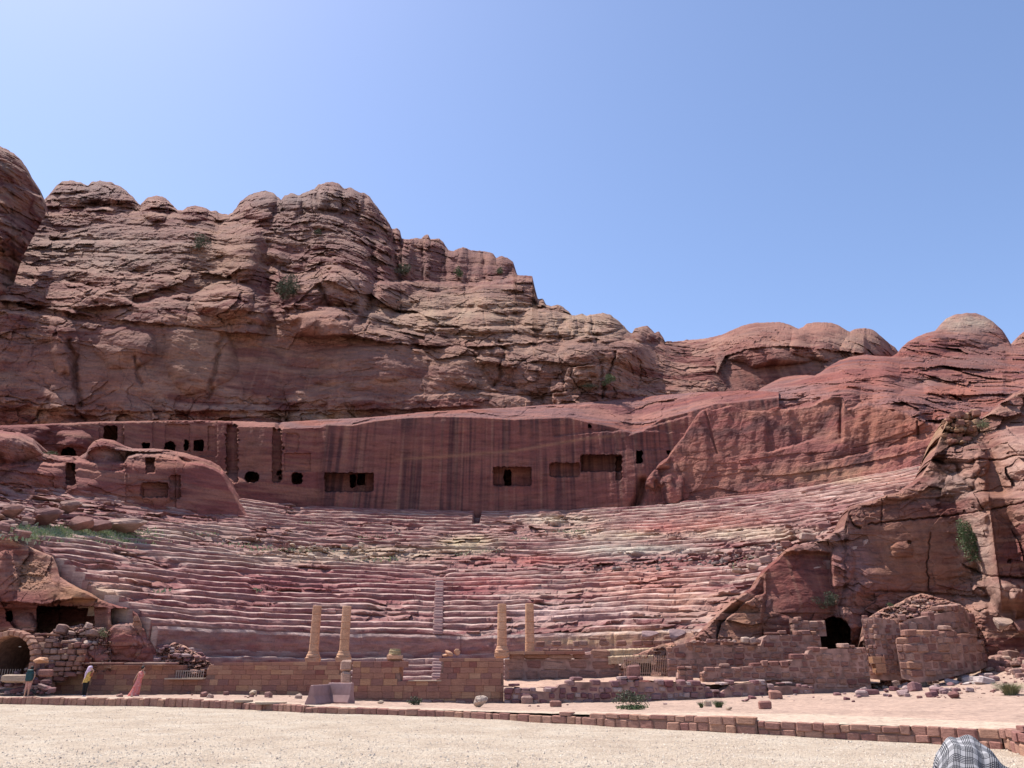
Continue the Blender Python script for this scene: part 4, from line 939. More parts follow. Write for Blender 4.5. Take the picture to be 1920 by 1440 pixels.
put('sill_slab', ASH[1], CREAM, ((xw0+xw1)/2-.2, YS-.1, pxz(350,1273,YS)+.02), (0,0,0), (xw1-xw0+.6, .8, .08), root)
rnd = random.Random(3)
zc = pxz(200,1245.5,YS)   # capping slabs
x = at(104, 1245, YS)[0]
while x < xw0-.3:
    w = rnd.uniform(.7, 1.5); put('capping_slab', RUB[rnd.randrange(12)], BOULD, (x+w/2, YS-.3, zc+.05), (0,0,rnd.uniform(-.04,.04)), (w, .6, rnd.uniform(.09,.16)), root); x += w

# --- front wall, right part, standing forward, with its window
YF = 47.0
root2 = setp(empty('forward_stage_wall'), 'reddish block wall with a square window opening, right of the concrete barriers', 'wall')
pth, bz, tz, P2 = wall_from_pixels([(657,1237.5,1314,YF+.25),(747,1236,1318,YF+.1),(748,1277,1318,YF+.1),(827,1277,1322,YF),(828,1234,1322,YF),(944,1234,1324,YF)])
masonry(root2, pth, bz, tz, .335, .62, .75, WARM, ASH, 2, name='stone_block')
xj = at(750, 1260, YF)[0]
put('window_jamb', ASH[0], WARM, (xj-.42, YF+1.0, (pxz(750,1236,YF)+pxz(750,1277,YF))/2), (0,0,0), (.8, 1.2, pxz(750,1236,YF)-pxz(750,1277,YF)-.02), root2)
xj2 = at(828, 1260, YF)[0]
put('window_jamb', ASH[1], WARM, (xj2+.42, YF+1.0, (pxz(750,1235,YF)+pxz(750,1277,YF))/2), (0,0,0), (.8, 1.2, pxz(750,1235,YF)-pxz(750,1277,YF)-.02), root2)
put('window_sill', ASH[2], CREAM, ((xj+xj2)/2+.25, YF+.35, pxz(790,1277,YF)+.015), (0,0,0), (xj2-xj-.5, .9, .05), root2)
# dark worn footing stones under it
fr = at(660, 1314, YF); fr2 = at(944, 1326, YF)
x = fr[0]+.1
while x < fr2[0]-.2:
    w = rnd.uniform(.35, .8); zt = pxz(800, 1311, YF)
    put('footing_stone', rnd.choice(RUB), RUIN, (x+w/2, YF-.02, zt-.28), (0,0,rnd.uniform(-.1,.1)), (w*.96, .35, rnd.uniform(.3,.5)), root2); x += w
# pale pilaster where the two parts meet
root3 = setp(empty('broken_pilaster'), 'pale broken corner pilaster at the seam of the two stage walls', 'pilaster')
YP = 47.2
for i, (p0, p1) in enumerate(((1238,1259),(1259,1284),(1284,1312))):
    xx = at(647 if i < 2 else 645, 1260, YP)[0]
    put('pilaster_block', RUB[i] if i else RUB[5], stone_mat('pale_pilaster_stone', [(.40,.26,.20),(.36,.22,.17)], 2, .8) if i == 0 else bpy.data.materials['pale_pilaster_stone'], (xx, YP+.35, (pxz(648,p0,YP)+pxz(648,p1,YP))/2), (0,0,.28), (.62-.08*i, .7, pxz(648,p0,YP)-pxz(648,p1,YP)-.01), root3)
# --- wall set back on the right of the window wall
YB = 55.5
root4 = setp(empty('rear_stage_wall'), 'low smooth wall with a flat capping, below the two right-hand columns', 'wall')
pth, bz, tz, P3 = wall_from_pixels([(946,1226,1276,YB),(1094,1226,1275,YB),(1096,1217,1275,YB),(1140,1216,1273,YB),(1146,1229,1272,YB),(1160,1234,1270,YB),(1171,1262,1268,YB)])
masonry(root4, pth, bz, tz, .62, 1.5, .8, RUIN, RUB[:4], 5, name='stone_block', gap=.0, proud=.015, jag=.05)
for i in range(4):
    a, b_ = 946+i*37.5, 946+(i+1)*37.5
    x0, x1 = at(a, 1226, YB)[0], at(b_, 1226, YB)[0]
    put('capping_slab', ASH[i % 4], WARM, ((x0+x1)/2, YB-.1, pxz(1000,1226,YB)+.06), (0,0,0), (x1-x0-.03, .8, .2), root4)
# courses standing on the stage behind
root5 = setp(empty('low_block_row'), 'single row of red blocks on the stage edge left of the barred gate', 'wall')
pth, bz, tz, P4 = wall_from_pixels([(1018,1216,1227,YB+1.0),(1095,1216,1227,YB+1.0)])
masonry(root5, pth, bz, tz, .5, .85, .5, RUIN, RUB, 6, name='stone_block', gap=.03, core=False)
root5 = setp(empty('upper_block_row'), 'row of red squared blocks at the foot of the right seats', 'wall')
pth, bz, tz, P4 = wall_from_pixels([(1004,1200,1212,YB+2.2),(1160,1198,1212,YB+2),(1262,1190,1204,YB+1.0)])
masonry(root5, pth, bz, tz, .42, .62, .5, RUIN, RUB, 7, name='stone_block', gap=.02, core=False, jag=.2)
# yellowish bench ledges
for i, (a, b_, py, Y, lab) in enumerate(((1130,1235,1219,YB+.6,'upper cream sandy step left of the barred gate'),(1140,1225,1231,YB-.2,'lower cream sandy step left of the barred gate'))):
    V = []; n = 40
    for j in range(n+1):
        px = a+(b_-a)*j/n
        for (dy, dz, dyy) in ((0,-.5,0),(0,-.05,0),(.05,.0,0),(1.6,.08,0)):
            x, y, z = at(px, py-.035*(px-a), Y); V.append((x, y+dy+.10*float(noise(px/5, dz*3, i)), z+dz+.05*float(noise(px/6, 2, i))))
    F = [(p*4+q, p*4+4+q, p*4+5+q, p*4+1+q) for p in range(n) for q in range(3)]
    setp(mesh_np('stone_step', V, F, CREAM if 0 else stone_mat('yellow_step_stone_%d' % i, [(.44,.31,.20)], 1.5, .6, 5)), lab, 'step')

# --- kerb walls along the road
def kerb(label, pts, ch, bw, seed, two=False):
    r = setp(empty('kerb_wall'), label, 'kerb')
    P = []; zb = []; zt = []
    for px, pb, pt in pts:
        x, y, z = on_z(px, pb, ROAD_Z); P.append((x, y)); zb.append(z-.05); zt.append(at(px, pt, y)[2])
    l = Path(P).l
    masonry(r, P, lambda t: float(np.interp(t, l, zb)), lambda t: float(np.interp(t, l, zt)), ch, bw, .34, KERBM, KRB, seed, .014, .035, .035, 'kerb_stone', jag=.07)
kerb('low kerb of upright reddish stones along the road on the left', [(-60,1320,1306),(0,1320,1307),(330,1326,1310),(450,1330,1316)], .5, .42, 11)
kerb('short lower kerb piece left of the concrete barriers', [(452,1330,1317),(520,1334,1320),(569,1337,1322)], .45, .42, 12)
kerb('two-course stone kerb beside the gravel from the barriers to the step', [(570,1337,1323),(700,1340,1327),(850,1345,1332),(1000,1354,1336),(1160,1363,1340),(1420,1378,1345)], .34, .50, 13)
kerb('two-course stone kerb running to the right-hand edge', [(1422,1378,1354),(1720,1392,1362),(1880,1404,1365)], .27, .42, 14)
kerb('taller end of the kerb at the right edge, coming towards the road', [(1881,1404,1365),(1922,1418,1366),(2020,1445,1368),(2200,1500,1380)], .28, .5, 15)
# flat slab at the end of the first kerb
r = random.Random(8)
EARTH = [(455,1322,.9,.5,.16,'flat pale slab lying at the end of the left kerb'),(505,1331,1.5,.7,.14,'long flat slab set in the gap between the two kerbs')]

# --- standing columns
COLM = stone_mat('column_stone', [(.52,.295,.18),(.46,.25,.155),(.56,.33,.21),(.49,.27,.17)], 2.4, .4, 3.0, .8)
def lathe(name, prof, n=28, mat=None, parent=None, seed=0, wear=.012):
    V = []; k = len(prof)
    for j in range(n):
        a = 2*math.pi*j/n
        for r_, z_ in prof:
            w = 1+wear*float(noise(math.cos(a)*2+seed, math.sin(a)*2, z_*2, seed)) if r_ > .02 else 1
            V.append((r_*w*math.cos(a), r_*w*math.sin(a), z_))
    F = [(j*k+i, ((j+1) % n)*k+i, ((j+1) % n)*k+i+1, j*k+i+1) for j in range(n) for i in range(k-1)]
    return mesh_np(name, V, F, mat, smooth=False, parent=parent)
def column(label, px, pyb, pyt, Y, r0, drums, seed, pedestal=True):
    rt = setp(empty('stone_column', at(px, pyb, Y)), label, 'column', 'standing columns on the stage')
    H = at(px, pyt, Y)[2]-at(px, pyb, Y)[2]
    z = 0
    if pedestal:
        o = put('plinth', RUB[3], COLM, (0, 0, .12), (0, 0, .06), (r0*2.9, r0*2.7, .42), rt)
        lathe('column_base', [(.01,.3),(r0*1.42,.3),(r0*1.38,.42),(r0*1.2,.50),(r0*1.14,.60),(r0*1.03,.68),(.01,.69)], 28, COLM, rt, seed)
        z = .68
    rnd = random.Random(seed); w = [rnd.uniform(.7, 1.3) for _ in range(drums)]; sw = sum(w); Hd = H-z
    for i in range(drums):
        h = Hd*w[i]/sw; ra = r0*(1-.10*(z/H)); rb = r0*(1-.10*((z+h)/H))
        o = lathe('column_drum', [(.01,0),(ra-.03,0),(ra,.03),(ra*.998,h*.3),(rb*1.002,h*.7),(rb,h-.03),(rb-.03,h),(.01,h)], 28, COLM, rt, seed*7+i, .02)
        o.location = (rnd.uniform(-.008,.008), rnd.uniform(-.008,.008), z); z += h
column('leftmost standing column, on a square plinth at the back wall', 586.5, 1241, 1136, 56.0, .335, 5, 1)
column('second column from the left, flat-topped, above the pale pilaster', 643.5, 1240, 1136.5, 55.5, .335, 5, 2)
column('third column from the left, on a broken base at the corner of the window wall', 941, 1231, 1132.5, 55.2, .335, 5, 3)
column('rightmost standing column, without plinth, on the capped rear wall', 993.5, 1225, 1132, 56.3, .33, 5, 4, False)
# column bases left on the wall
rt = setp(empty('column_base_remnant', at(128, 1243, YS+.2)), 'cream moulded column base at the left end of the long wall', 'column base')
lathe('moulding', [(.01,0),(.95,0),(.92,.12),(.72,.16),(.74,.28),(.62,.34),(.60,.5),(.52,.58),(.50,.72),(.01,.74)], 24, CREAM, rt, 5)
rt = setp(empty('column_stump', at(740, 1237, YF+.6)), 'short cream column stump left of the window opening', 'column stump')
put('plinth', RUB[1], COLM, (0,0,.14), (0,0,.1), (.85,.7,.3), rt)
lathe('stump_drum', [(.01,.28),(.36,.28),(.38,.34),(.34,.38),(.35,.48),(.31,.54),(.30,.60),(.01,.61)], 24, stone_mat('yellow_drum', [(.33,.25,.14)], 2, .5), rt, 6)
rt = setp(empty('carved_fragment', at(846, 1232, YF+.5)), 'broken orange carved fragments on the wall right of the window', 'stone fragment')
put('fragment', BLD[2], COLM, (-.12,0,.22), (.3,.5,.2), (.62,.5,.45), rt); put('fragment', BLD[4], COLM, (.32,0,.28), (.1,-.4,.9), (.36,.4,.6), rt); put('fragment', BLD[6], COLM, (-.36,0,.10), (0,.2,.4), (.4,.4,.3), rt)

# --- concrete barriers
CONC = plain('pinkish_concrete', (.30,.185,.175), .9, .14, 3.0)
def barrier(label, xa, ya, xb, yb, z, H=.92):
    d = Vector((xb-xa, yb-ya)); L = d.length; a = math.atan2(d.y, d.x)
    prof = [(-.30,0),(-.32,.09),(-.17,.42),(-.085,H-.04),(-.06,H),(.06,H),(.085,H-.04),(.17,.42),(.32,.09),(.30,0)]
    bm = bmesh.new()
    vs = [[bm.verts.new((x, p[0], p[1])) for p in prof] for x in (0.0, .03, L-.03, L)]
    for v in vs[0]+vs[3]: v.co.y *= .93; v.co.z = min(v.co.z, H-.02)
    for q in range(3):
        for i in range(len(prof)): j = (i+1) % len(prof); bm.faces.new((vs[q][i], vs[q+1][i], vs[q+1][j], vs[q][j]))
    bm.faces.new(vs[0]); bm.faces.new(vs[3][::-1]); bmesh.ops.recalc_face_normals(bm, faces=bm.faces[:])
    rt = setp(empty('concrete_barrier', (xa, ya, z)), label, 'barrier', 'pink concrete road barriers'); rt.rotation_euler = (0, 0, a)
    me = bpy.data.meshes.new('barrier_body'); bm.to_mesh(me); bm.free(); me.materials.append(CONC)
    link(bpy.data.objects.new('barrier_body', me), rt)
    for t in (.2, L*.45, L-.2):
        put('lifting_loop', ASH[0], IRON, (t, 0, H-.01), (0,0,0), (.08, .02, .05), rt)
b0 = on_ground(573, 1324); b1 = at(622, 1316, 43.2); b2 = at(604, 1316, 43.2); b3 = at(660, 1315, 42.3)
zb_ = gz(b0[0]+.5, b0[1]+1.2)-.03
barrier('left concrete barrier, its near end at the kerb, angled away', b0[0]+.1, b0[1]+.5, b1[0]-.1, b1[1]-.5, zb_)
barrier('right concrete barrier, facing the road, joined to the angled one', b2[0]+.4, b2[1]-.4, b3[0], b3[1]-.1, zb_+.0, 1.0)
# ---------------------------------------------------------------- ruins on the right
def ruin(name, label, pts, ch, bw, th, mat, pool, seed, **kw):
    r = setp(empty(name), label, 'ruined wall')
    pth, bz, tz, P = wall_from_pixels(pts)
    masonry(r, pth, bz, tz, ch, bw, th, mat, pool, seed, **kw); return r
ruin('ruined_wall', 'long weathered block wall with a jagged top, right of the barred gate', [(1252,1213,1266,53.4),(1268,1204,1266,53.3),(1290,1199,1262,53.2),(1380,1203,1256,53.2),(1432,1203,1252,53.3),(1440,1184,1252,53.4),(1520,1182,1250,53.5),(1546,1184,1250,53.7)],
     .36, .62, .7, RUIN, RUB, 31, gap=.015, proud=.05, tilt=.012, jag=.16)
ruin('ruined_wall', 'short upper course of pale stones just left of the dark arched cave', [(1488,1162,1184,54.6),(1500,1158,1184,54.6),(1528,1159,1184,54.6),(1550,1164,1184,54.7)], .24, .45, .8, RUIN, RUB, 32, gap=.02, proud=.08, tilt=.04, jag=.2)
ruin('ruined_wall', 'stepped ruined wall rising to the right, in front of the arched cave', [(1318,1256,1284,50.6),(1330,1248,1284,50.6),(1368,1246,1286,50.4),(1440,1238,1292,50.2),(1488,1240,1294,50.1),(1492,1226,1294,50.1),(1524,1222,1292,50.0),(1528,1211,1292,50.0),(1590,1208,1288,50.0),(1634,1212,1284,50.2)],
     .33, .55, .8, RUIN, RUB, 33, gap=.015, proud=.06, tilt=.02, jag=.22)
ruin('ruined_wall', 'small cube of squared pinkish blocks at the left end of the stepped wall', [(1272,1264,1278,49.6),(1274,1250,1278,49.6),(1296,1250,1276,49.5),(1300,1258,1276,49.5)], .36, .5, .8, RUIN, RUB[:4], 34, gap=.01, core=True)
ruin('rubble_wall', 'long low wall of purple-grey stones beside the green thorn bush', [(945,1284,1324,46.6),(1012,1288,1322,46.6),(1040,1290,1322,46.6),(1046,1276,1320,46.8),(1080,1271,1319,47),(1200,1270,1319,47.4),(1290,1274,1315,48),(1324,1278,1311,48.3),(1338,1290,1309,48.5),(1350,1294,1308,48.7),(1372,1276,1306,49),(1440,1270,1302,49.4)],
     .34, .46, .8, PURPLE, RUB, 35, gap=.02, proud=.08, tilt=.05, jag=.26)
ruin('rubble_wall', 'low footing of purple stones, just right of the long purple wall', [(1442,1281,1302,49.2),(1480,1278,1302,49.2),(1528,1284,1300,49.4)], .28, .42, .6, PURPLE, RUB, 36, gap=.02, proud=.08, tilt=.06, jag=.2)
# sandy bench behind the low purple wall
V = []; n = 120; m_ = 14
for i in range(n+1):
    px = 944+(1650-944)*i/n; Y0 = np.interp(px, [944,1200,1440,1650], [47.1,47.9,49.9,50.2]); pt = np.interp(px, [944,1040,1200,1330,1440,1650], [1287,1289,1274,1284,1276,1280]); p2 = np.interp(px, [944,1170,1300,1650], [1275,1268,1264,1262])
    a = Vector(at(px, pt, Y0)); b = Vector(at(px, p2, 56.5))
    for j in range(m_+1):
        c_ = a.lerp(b, j/m_); V.append((c_.x, c_.y, c_.z+.08*float(noise(c_.x*1.3, c_.y*1.3, 0, 171))))
V = np.array(V); cc = np.tile(np.array([[.40,.26,.195]], np.float32), (len(V), 1))*(1+.3*fbm(V[:, 0], V[:, 1], 0, 3, 172)[:, None])
setp(mesh_np('raised_bench_ground', V, grid_faces(n+1, m_+1)[:, ::-1], GROUND_M, cc), kind='structure')
# the round tower stump and its mound
TOP_T = [(1618,1200),(1626,1160),(1640,1150),(1658,1140),(1678,1134),(1700,1122),(1726,1112),(1745,1116),(1770,1122),(1795,1130),(1815,1140),(1838,1150),(1858,1166),(1872,1186),(1886,1210)]
def shp_t(PX, PY, x, y, z):
    f1, f2, cid = worley(PX/7+noise(PX/9, PY/9, 3), PY/4.5, 71)
    return 0*PX, .5*fbm(x, y, z*1.6, 4, 181)+(cid-.5)*.5+.25*np.exp(-((f2-f1)/.12)**2)
def col_t(PX, PY, x, y, z):
    c = strata_colour(x*2, y*2, z*2, 'cliff', 182, 2.0)*1.1
    c = c*.6+.4*np.array((.42,.29,.23), np.float32)
    f1, f2, cid = worley(PX/7+noise(PX/9, PY/9, 3), PY/4.5, 71)
    return c*(.75+.5*cid[..., None])
rock_sheet('rubble_mound', 1618, 1886, TOP_T, [(1618,1290),(1886,1262)], [(1618,1200,54),(1626,1165,54),(1726,1115,57.0),(1726,1150,54.6),(1726,1200,53.2),(1640,1160,55),(1640,1200,53.4),(1640,1280,52.4),(1800,1135,57.3),(1800,1160,55.2),(1800,1250,53.4),(1870,1190,56),(1880,1250,54.5)],
           shp_t, col_t, step=1.6, seed=181, rnd=(4, .8), mat=ROCK_NEAR, back=((.5,.1),(1,.5),(1.5,1)), jit=1.5)
ruin('ruined_tower', 'tall curved face of rounded cobble-like blocks left of the smooth buttress', [(1630,1152,1264,52.2),(1655,1150,1266,51.6),(1690,1156,1266,51.4),(1702,1160,1266,51.5)], .30, .34, .5, RUIN, RUB, 37, gap=.03, proud=.09, tilt=.05, jag=.2)
ruin('ruined_wall', 'upper course of large squared blocks capping the tower stump', [(1690,1166,1186,51.5),(1700,1152,1186,51.4),(1730,1148,1184,51.4),(1790,1136,1178,52.0),(1812,1134,1176,52.6),(1832,1146,1180,53.4)], .62, .5, .8, RUIN, RUB, 38, gap=.02, proud=.08, tilt=.03, jag=.25)
ruin('ruined_wall', 'smooth-faced brown buttress wall below the tower stump', [(1688,1192,1262,50.6),(1712,1184,1268,50.0),(1722,1178,1270,49.9),(1745,1182,1268,50.0),(1800,1176,1256,50.6),(1806,1186,1254,50.8),(1838,1186,1246,51.6),(1852,1206,1240,52.2)], .46, .62, .8, RUIN, RUB, 39, gap=.0, proud=.07, tilt=.04, jag=.3)
ruin('ruined_wall', 'two stacked orange blocks between the stepped wall and the tower', [(1640,1231,1262,50.3),(1664,1231,1262,50.3)], .56, .75, .6, stone_mat('orange_block', [(.31,.135,.085),(.35,.185,.11)], 2, .5), ASH, 40, gap=.02, core=False)
rock_sheet('rubble_heap', 78, 208, [(78,1204),(92,1190),(104,1180),(122,1177),(150,1170),(172,1174),(190,1178),(208,1188)], [(78,1260),(208,1260)], [(78,1200,53.4),(140,1175,53.9),(208,1190,53.9),(78,1255,52.4),(208,1255,53.2)], shp_t, col_t, step=1.5, seed=183, rnd=(4,.6), mat=ROCK_NEAR, back=((.5,.1),(1,.5)), jit=1.5)
rock_sheet('rubble_heap', 284, 398, [(284,1234),(296,1216),(310,1208),(328,1205),(346,1210),(362,1220),(380,1232),(398,1246)], [(284,1280),(398,1280)], [(284,1234,54),(328,1206,54.6),(398,1246,54),(284,1275,53.3),(398,1275,53.3)], shp_t, col_t, step=1.5, seed=184, rnd=(4,.6), mat=ROCK_NEAR, back=((.5,.1),(1,.5)), jit=1.5)
# gate with a little arch behind
TOP_G = [(1160,1262),(1168,1240),(1176,1232),(1195,1226),(1215,1218),(1232,1212),(1250,1206),(1262,1204),(1275,1214)]
def shp_g(PX, PY, x, y, z):
    f1, f2, cid = worley(PX/8+noise(PX/9, PY/9, 3), PY/6, 72)
    return hole(PX, PY, 1198, 1221, 1233, 1290, 2.5, arch=True), .3*fbm(x, y, z, 3, 191)+(cid-.5)*.45
def col_g(PX, PY, x, y, z):
    f1, f2, cid = worley(PX/8+noise(PX/9, PY/9, 3), PY/6, 72)
    return (strata_colour(x*2, y*2, z*2, 'cliff', 192, 2.0)*.6+.4*np.array((.42,.28,.21), np.float32))*(.7+.6*cid[..., None])
rock_sheet('rubble_bank', 1160, 1275, TOP_G, [(1160,1275),(1275,1275)], [(1160,1270,55.0),(1275,1270,54.2),(1168,1240,55.4),(1262,1206,55.6),(1215,1220,55.6),(1215,1260,54.9)], shp_g, col_g, step=1.5, seed=191, rnd=(3, .5), mat=ROCK_NEAR, back=((.5,.1),(1,.6)), jit=1)
gate = setp(empty('barred_gate'), 'tan iron bar fence in front of the little dark arch', 'gate')
GATEM = plain('gate_iron', (.42,.27,.20), .7)
for i in range(27):
    px = 1171+i*3.45; py0, py1 = (1268, 1229) if not 1197 < px < 1222 else (1271, 1236)
    x, y, z = at(px, py0, 54.1); z2 = at(px, py1, 54.1)[2]
    put('gate_bar', ASH[0], GATEM, (x, y, (z+z2)/2), (0,0,0), (.03, .03, z2-z), gate)
a, b = at(1171, 1236, 54.1), at(1262, 1236, 54.1)
put('gate_rail', ASH[0], GATEM, ((a[0]+b[0])/2, 54.12, a[2]), (0,0,0), (b[0]-a[0], .03, .04), gate)
put('gate_rail', ASH[0], GATEM, ((a[0]+b[0])/2, 54.12, at(1200,1262,54.1)[2]), (0,0,0), (b[0]-a[0], .03, .04), gate)

# ---------------------------------------------------------------- vault on the left
YV = 51.2
ax_, ay_, az_ = at(18, 1240, YV); ro = (at(72, 1240, YV)[0]-ax_); ri = ro*.80
vault = setp(empty('arched_vault', (ax_, ay_, az_)), 'stone arch over a dark barred vault at the left edge', 'vault')
VM = stone_mat('voussoir_stone', [(.38,.20,.14),(.33,.165,.125),(.42,.24,.17)], 2, .6)
nv = 15
for i in range(nv):
    a = math.pi*(i+.5)/nv; w = math.pi*(ro+ri)/2/nv
    put('voussoir', RUB[i % 12], VM, ((ro+ri)/2*math.cos(a), 0, (ro+ri)/2*math.sin(a)*1.02), (0, -a+math.pi/2, 0), (w*.98, .9, ro-ri), vault)
for s in (-1, 1):
    for j in range(2): put('jamb_block', RUB[j+4+s], VM, (s*(ro+ri)/2, 0, -.3-.55*j), (0,0,.05*s), (ro-ri+.05, .9, .54), vault)
V = []; n = 20
for j, yy in enumerate((.2, 5.0)):
    V += [(ri*1.02, yy, -1.4)]+[(ri*1.02*math.cos(math.pi*i/n), yy, ri*1.04*math.sin(math.pi*i/n)) for i in range(n+1)]+[(-ri*1.02, yy, -1.4)]
k = n+3
F = [(i, i+1, k+i+1, k+i) for i in range(k-1)]
mesh_np('vault_lining', V, F, CORE, parent=vault)
bk = mesh_np('vault_back', [(-ri*1.1,4.9,-1.5),(ri*1.1,4.9,-1.5),(ri*1.1,4.9,ri*1.1),(-ri*1.1,4.9,ri*1.1)], [(0,1,2,3)], CORE, parent=vault)
for i in range(12): put('vault_bar', ASH[0], IRON, (-ri+.12+i*.16, .6, -.85), (0,0,0), (.03,.03,.8), vault)
lampo = setp(put('lantern', BLD[1], plain('white_enamel', (.8,.8,.78)), Vector(at(38, 1212.5, YV+1.0)), (0,0,0), (.17,.17,.12)), 'small white lamp hanging inside the dark vault', 'lamp')
circ = lambda P: None
pth, bz, tz, P = wall_from_pixels([(-60,1186,1300,YV+.3),(0,1180,1298,YV+.3),(30,1183,1296,YV+.3),(60,1188,1294,YV+.3),(90,1196,1290,YV+.4),(118,1200,1270,YV+.5),(150,1204,1262,YV+.7)])
rv = setp(empty('ruined_wall'), 'irregular rubble wall around the arch at the left edge', 'ruined wall')
px_of = lambda t: P.at(t)[0].x
masonry(rv, pth, bz, tz, .32, .5, .7, RUIN, RUB, 51, gap=.02, proud=.1, tilt=.08, jag=.3, core=False,
        skip=lambda t, z: math.hypot(px_of(t)-ax_, max(0, z-az_)) < ro*1.0)

# ---------------------------------------------------------------- loose stones
def seat_z(x, y):
    r = math.hypot(x-CX, y-CY)
    if r < R0-.6: return -9
    return Z0+(r-R0)*RISE/TREAD+RISE*.5
def on_seats(px, py):
    Y = np.arange(52, 112, .2); x, y, z = at(px, py, Y); r = np.hypot(x-CX, y-CY)
    ok = (r > R0-.6) & (y > CY) & (z < Z0+(r-R0)*RISE/TREAD+RISE*.5)
    i = int(np.argmax(ok)) if ok.any() else len(Y)-1
    return Vector((x[i], y[i], z[i]))
def scatter(n, poly, size, label, group, place, mat=BOULD, pool=None, seed=0, flat=(.5, 1.0), name='boulder', cat='stone', sink=.25, keep=0, stuff=''):
    """stones in a picture region: the `keep` largest are things of their own, the small rest is one mass"""
    rnd = random.Random(seed); pool = pool or (BLD+RUB); xs_ = [p[0] for p in poly]; ys_ = [p[1] for p in poly]; tries = 0; L = []
    def inside(x, y):
        c = False
        for (x0, y0), (x1, y1) in zip(poly, poly[1:]+poly[:1]):
            if (y0 > y) != (y1 > y) and x < (x1-x0)*(y-y0)/(y1-y0)+x0: c = not c
        return c
    while len(L) < n and tries < n*40:
        tries += 1; px = rnd.uniform(min(xs_), max(xs_)); py = rnd.uniform(min(ys_), max(ys_))
        if not inside(px, py): continue
        p = Vector(place(px, py)); s = size[0]*(size[1]/size[0])**(rnd.random()**1.6); fl = rnd.uniform(*flat)
        L.append((s, px, py, rnd.choice(pool), (p.x, p.y, p.z+s*fl*(.5-sink)), (rnd.uniform(-.25,.25), rnd.uniform(-.25,.25), rnd.uniform(0, 6.28)), (s*rnd.uniform(.8,1.25), s*rnd.uniform(.7,1.1), s*fl)))
    L.sort(key=lambda a: -a[0]); K = L[:keep]; used = {}
    X = sorted(a[1] for a in K); Yp = sorted(a[2] for a in K); sh = lambda m: 'squared' if m in RUB else 'rounded'
    for i, (s, px, py, me, loc, rot, sc) in enumerate(K):
        o = put(name, me, mat, loc, rot, sc)
        t = X.index(px)/max(1, len(X)); u = Yp.index(py)/max(1, len(Yp))
        size_w = ['largest', 'big', 'middling', 'small'][min(3, int(4*i/max(1, len(K))))]
        where = ['far left', 'left', 'middle', 'right', 'far right'][min(4, int(5*t))]; lev = ['top', 'centre', 'bottom'][min(2, int(3*u))]
        lab = '%s %s %s, %s, %s' % (size_w, sh(me), label, where, lev)
        if lab in used:
            lab = '%s %s %s, %s, %s, %s one' % (size_w, sh(me), label, where, lev, ['flatter', 'taller', 'narrower', 'broader'][(0 if sc[2] < sc[0]*.7 else 1)+(2 if lab+'x' in used else 0)]); used[lab.rsplit(', ', 1)[0]+'x'] = 1
        used[lab] = o; setp(o, lab, cat, group)
    V = []; F = []; nb = 0
    for (s, px, py, me, loc, rot, sc) in L[keep:]:
        M = np.array(Matrix.LocRotScale(Vector(loc), __import__('mathutils').Euler(rot), Vector(sc)))
        co = np.empty(len(me.vertices)*3); me.vertices.foreach_get('co', co); co = co.reshape(-1, 3) @ M[:3, :3].T+M[:3, 3]
        V.append(co)
        for p in me.polygons:
            vv = p.vertices
            for i in range(1, len(vv)-1): F.append((nb+vv[0], nb+vv[i], nb+vv[i+1]))
        nb += len(co)
    if V:
        o = mesh_np(stuff or 'rubble', np.concatenate(V), F, loose(mat)); setp(o, group, 'rubble', None, 'stuff')
def single(px, py, w, h, label, place, mat=BOULD, me=None, rot=0.0, cat='boulder', name='boulder', dep=None, tilt=0.0):
    p = Vector(place(px, py+h*.45)); d = p.y*cP+p.z*sP; s = d/FPX
    o = put(name, me or BLD[int(px*7+py) % 10], mat, (p.x, p.y, p.z+h*s*.42), (0, tilt, rot), (w*s, (dep or w*.8)*s, h*s*1.05)); setp(o, label, cat); return o
G = on_ground
scatter(260, [(1808,1200),(1835,1160),(1900,1150),(1925,1170),(1925,1280),(1880,1262),(1830,1258),(1800,1262),(1790,1250),(1850,1215)], (.25,.95), 'stone in scree at right edge', 'scree stones at the right edge', G, seed=1, keep=60)
scatter(70, [(1560,1268),(1640,1262),(1860,1260),(1870,1285),(1800,1305),(1640,1312),(1560,1305)], (.22,.7), 'purple stone below the buttress', 'rubble below the buttress', G, PURPLE, seed=2, keep=24)
scatter(34, [(1545,1285),(1850,1272),(1850,1283),(1545,1296)], (.4,.9), 'whitish block in line below buttress', 'line of whitish blocks', G, stone_mat('whitish_stone', [(.42,.35,.33),(.34,.26,.26),(.47,.40,.36)], 2, .7), RUB, seed=3, flat=(.3,.55), keep=34)
scatter(26, [(960,1318),(1440,1303),(1560,1304),(1700,1312),(1500,1322),(1000,1328)], (.12,.45), 'loose stone on the sand', 'loose stones on the sand', G, PURPLE, seed=4, flat=(.4,.8), keep=14)
scatter(24, [(120,1300),(560,1302),(560,1312),(120,1306)], (.1,.4), 'stone at foot of left wall', 'stones at the foot of the left wall', G, BOULD, seed=5, keep=10)
scatter(75, [(-5,1268),(30,1262),(60,1250),(98,1238),(98,1304),(-5,1304)], (.25,.75), 'grey stone beside the vault', 'stone heap beside the vault',
        lambda px, py: at(px, py, 50.0+(1304-py)*.03), PURPLE, seed=6, flat=(.4,.7), keep=34)
scatter(46, [(84,1200),(100,1184),(140,1172),(200,1182),(205,1196),(150,1240),(100,1240)], (.25,.8), 'stone on the heap right of the arch', 'stones piled above the arch',
        lambda px, py: on_sheet('rubble_heap', px, py), BOULD, seed=7, flat=(.5,.95), keep=26)
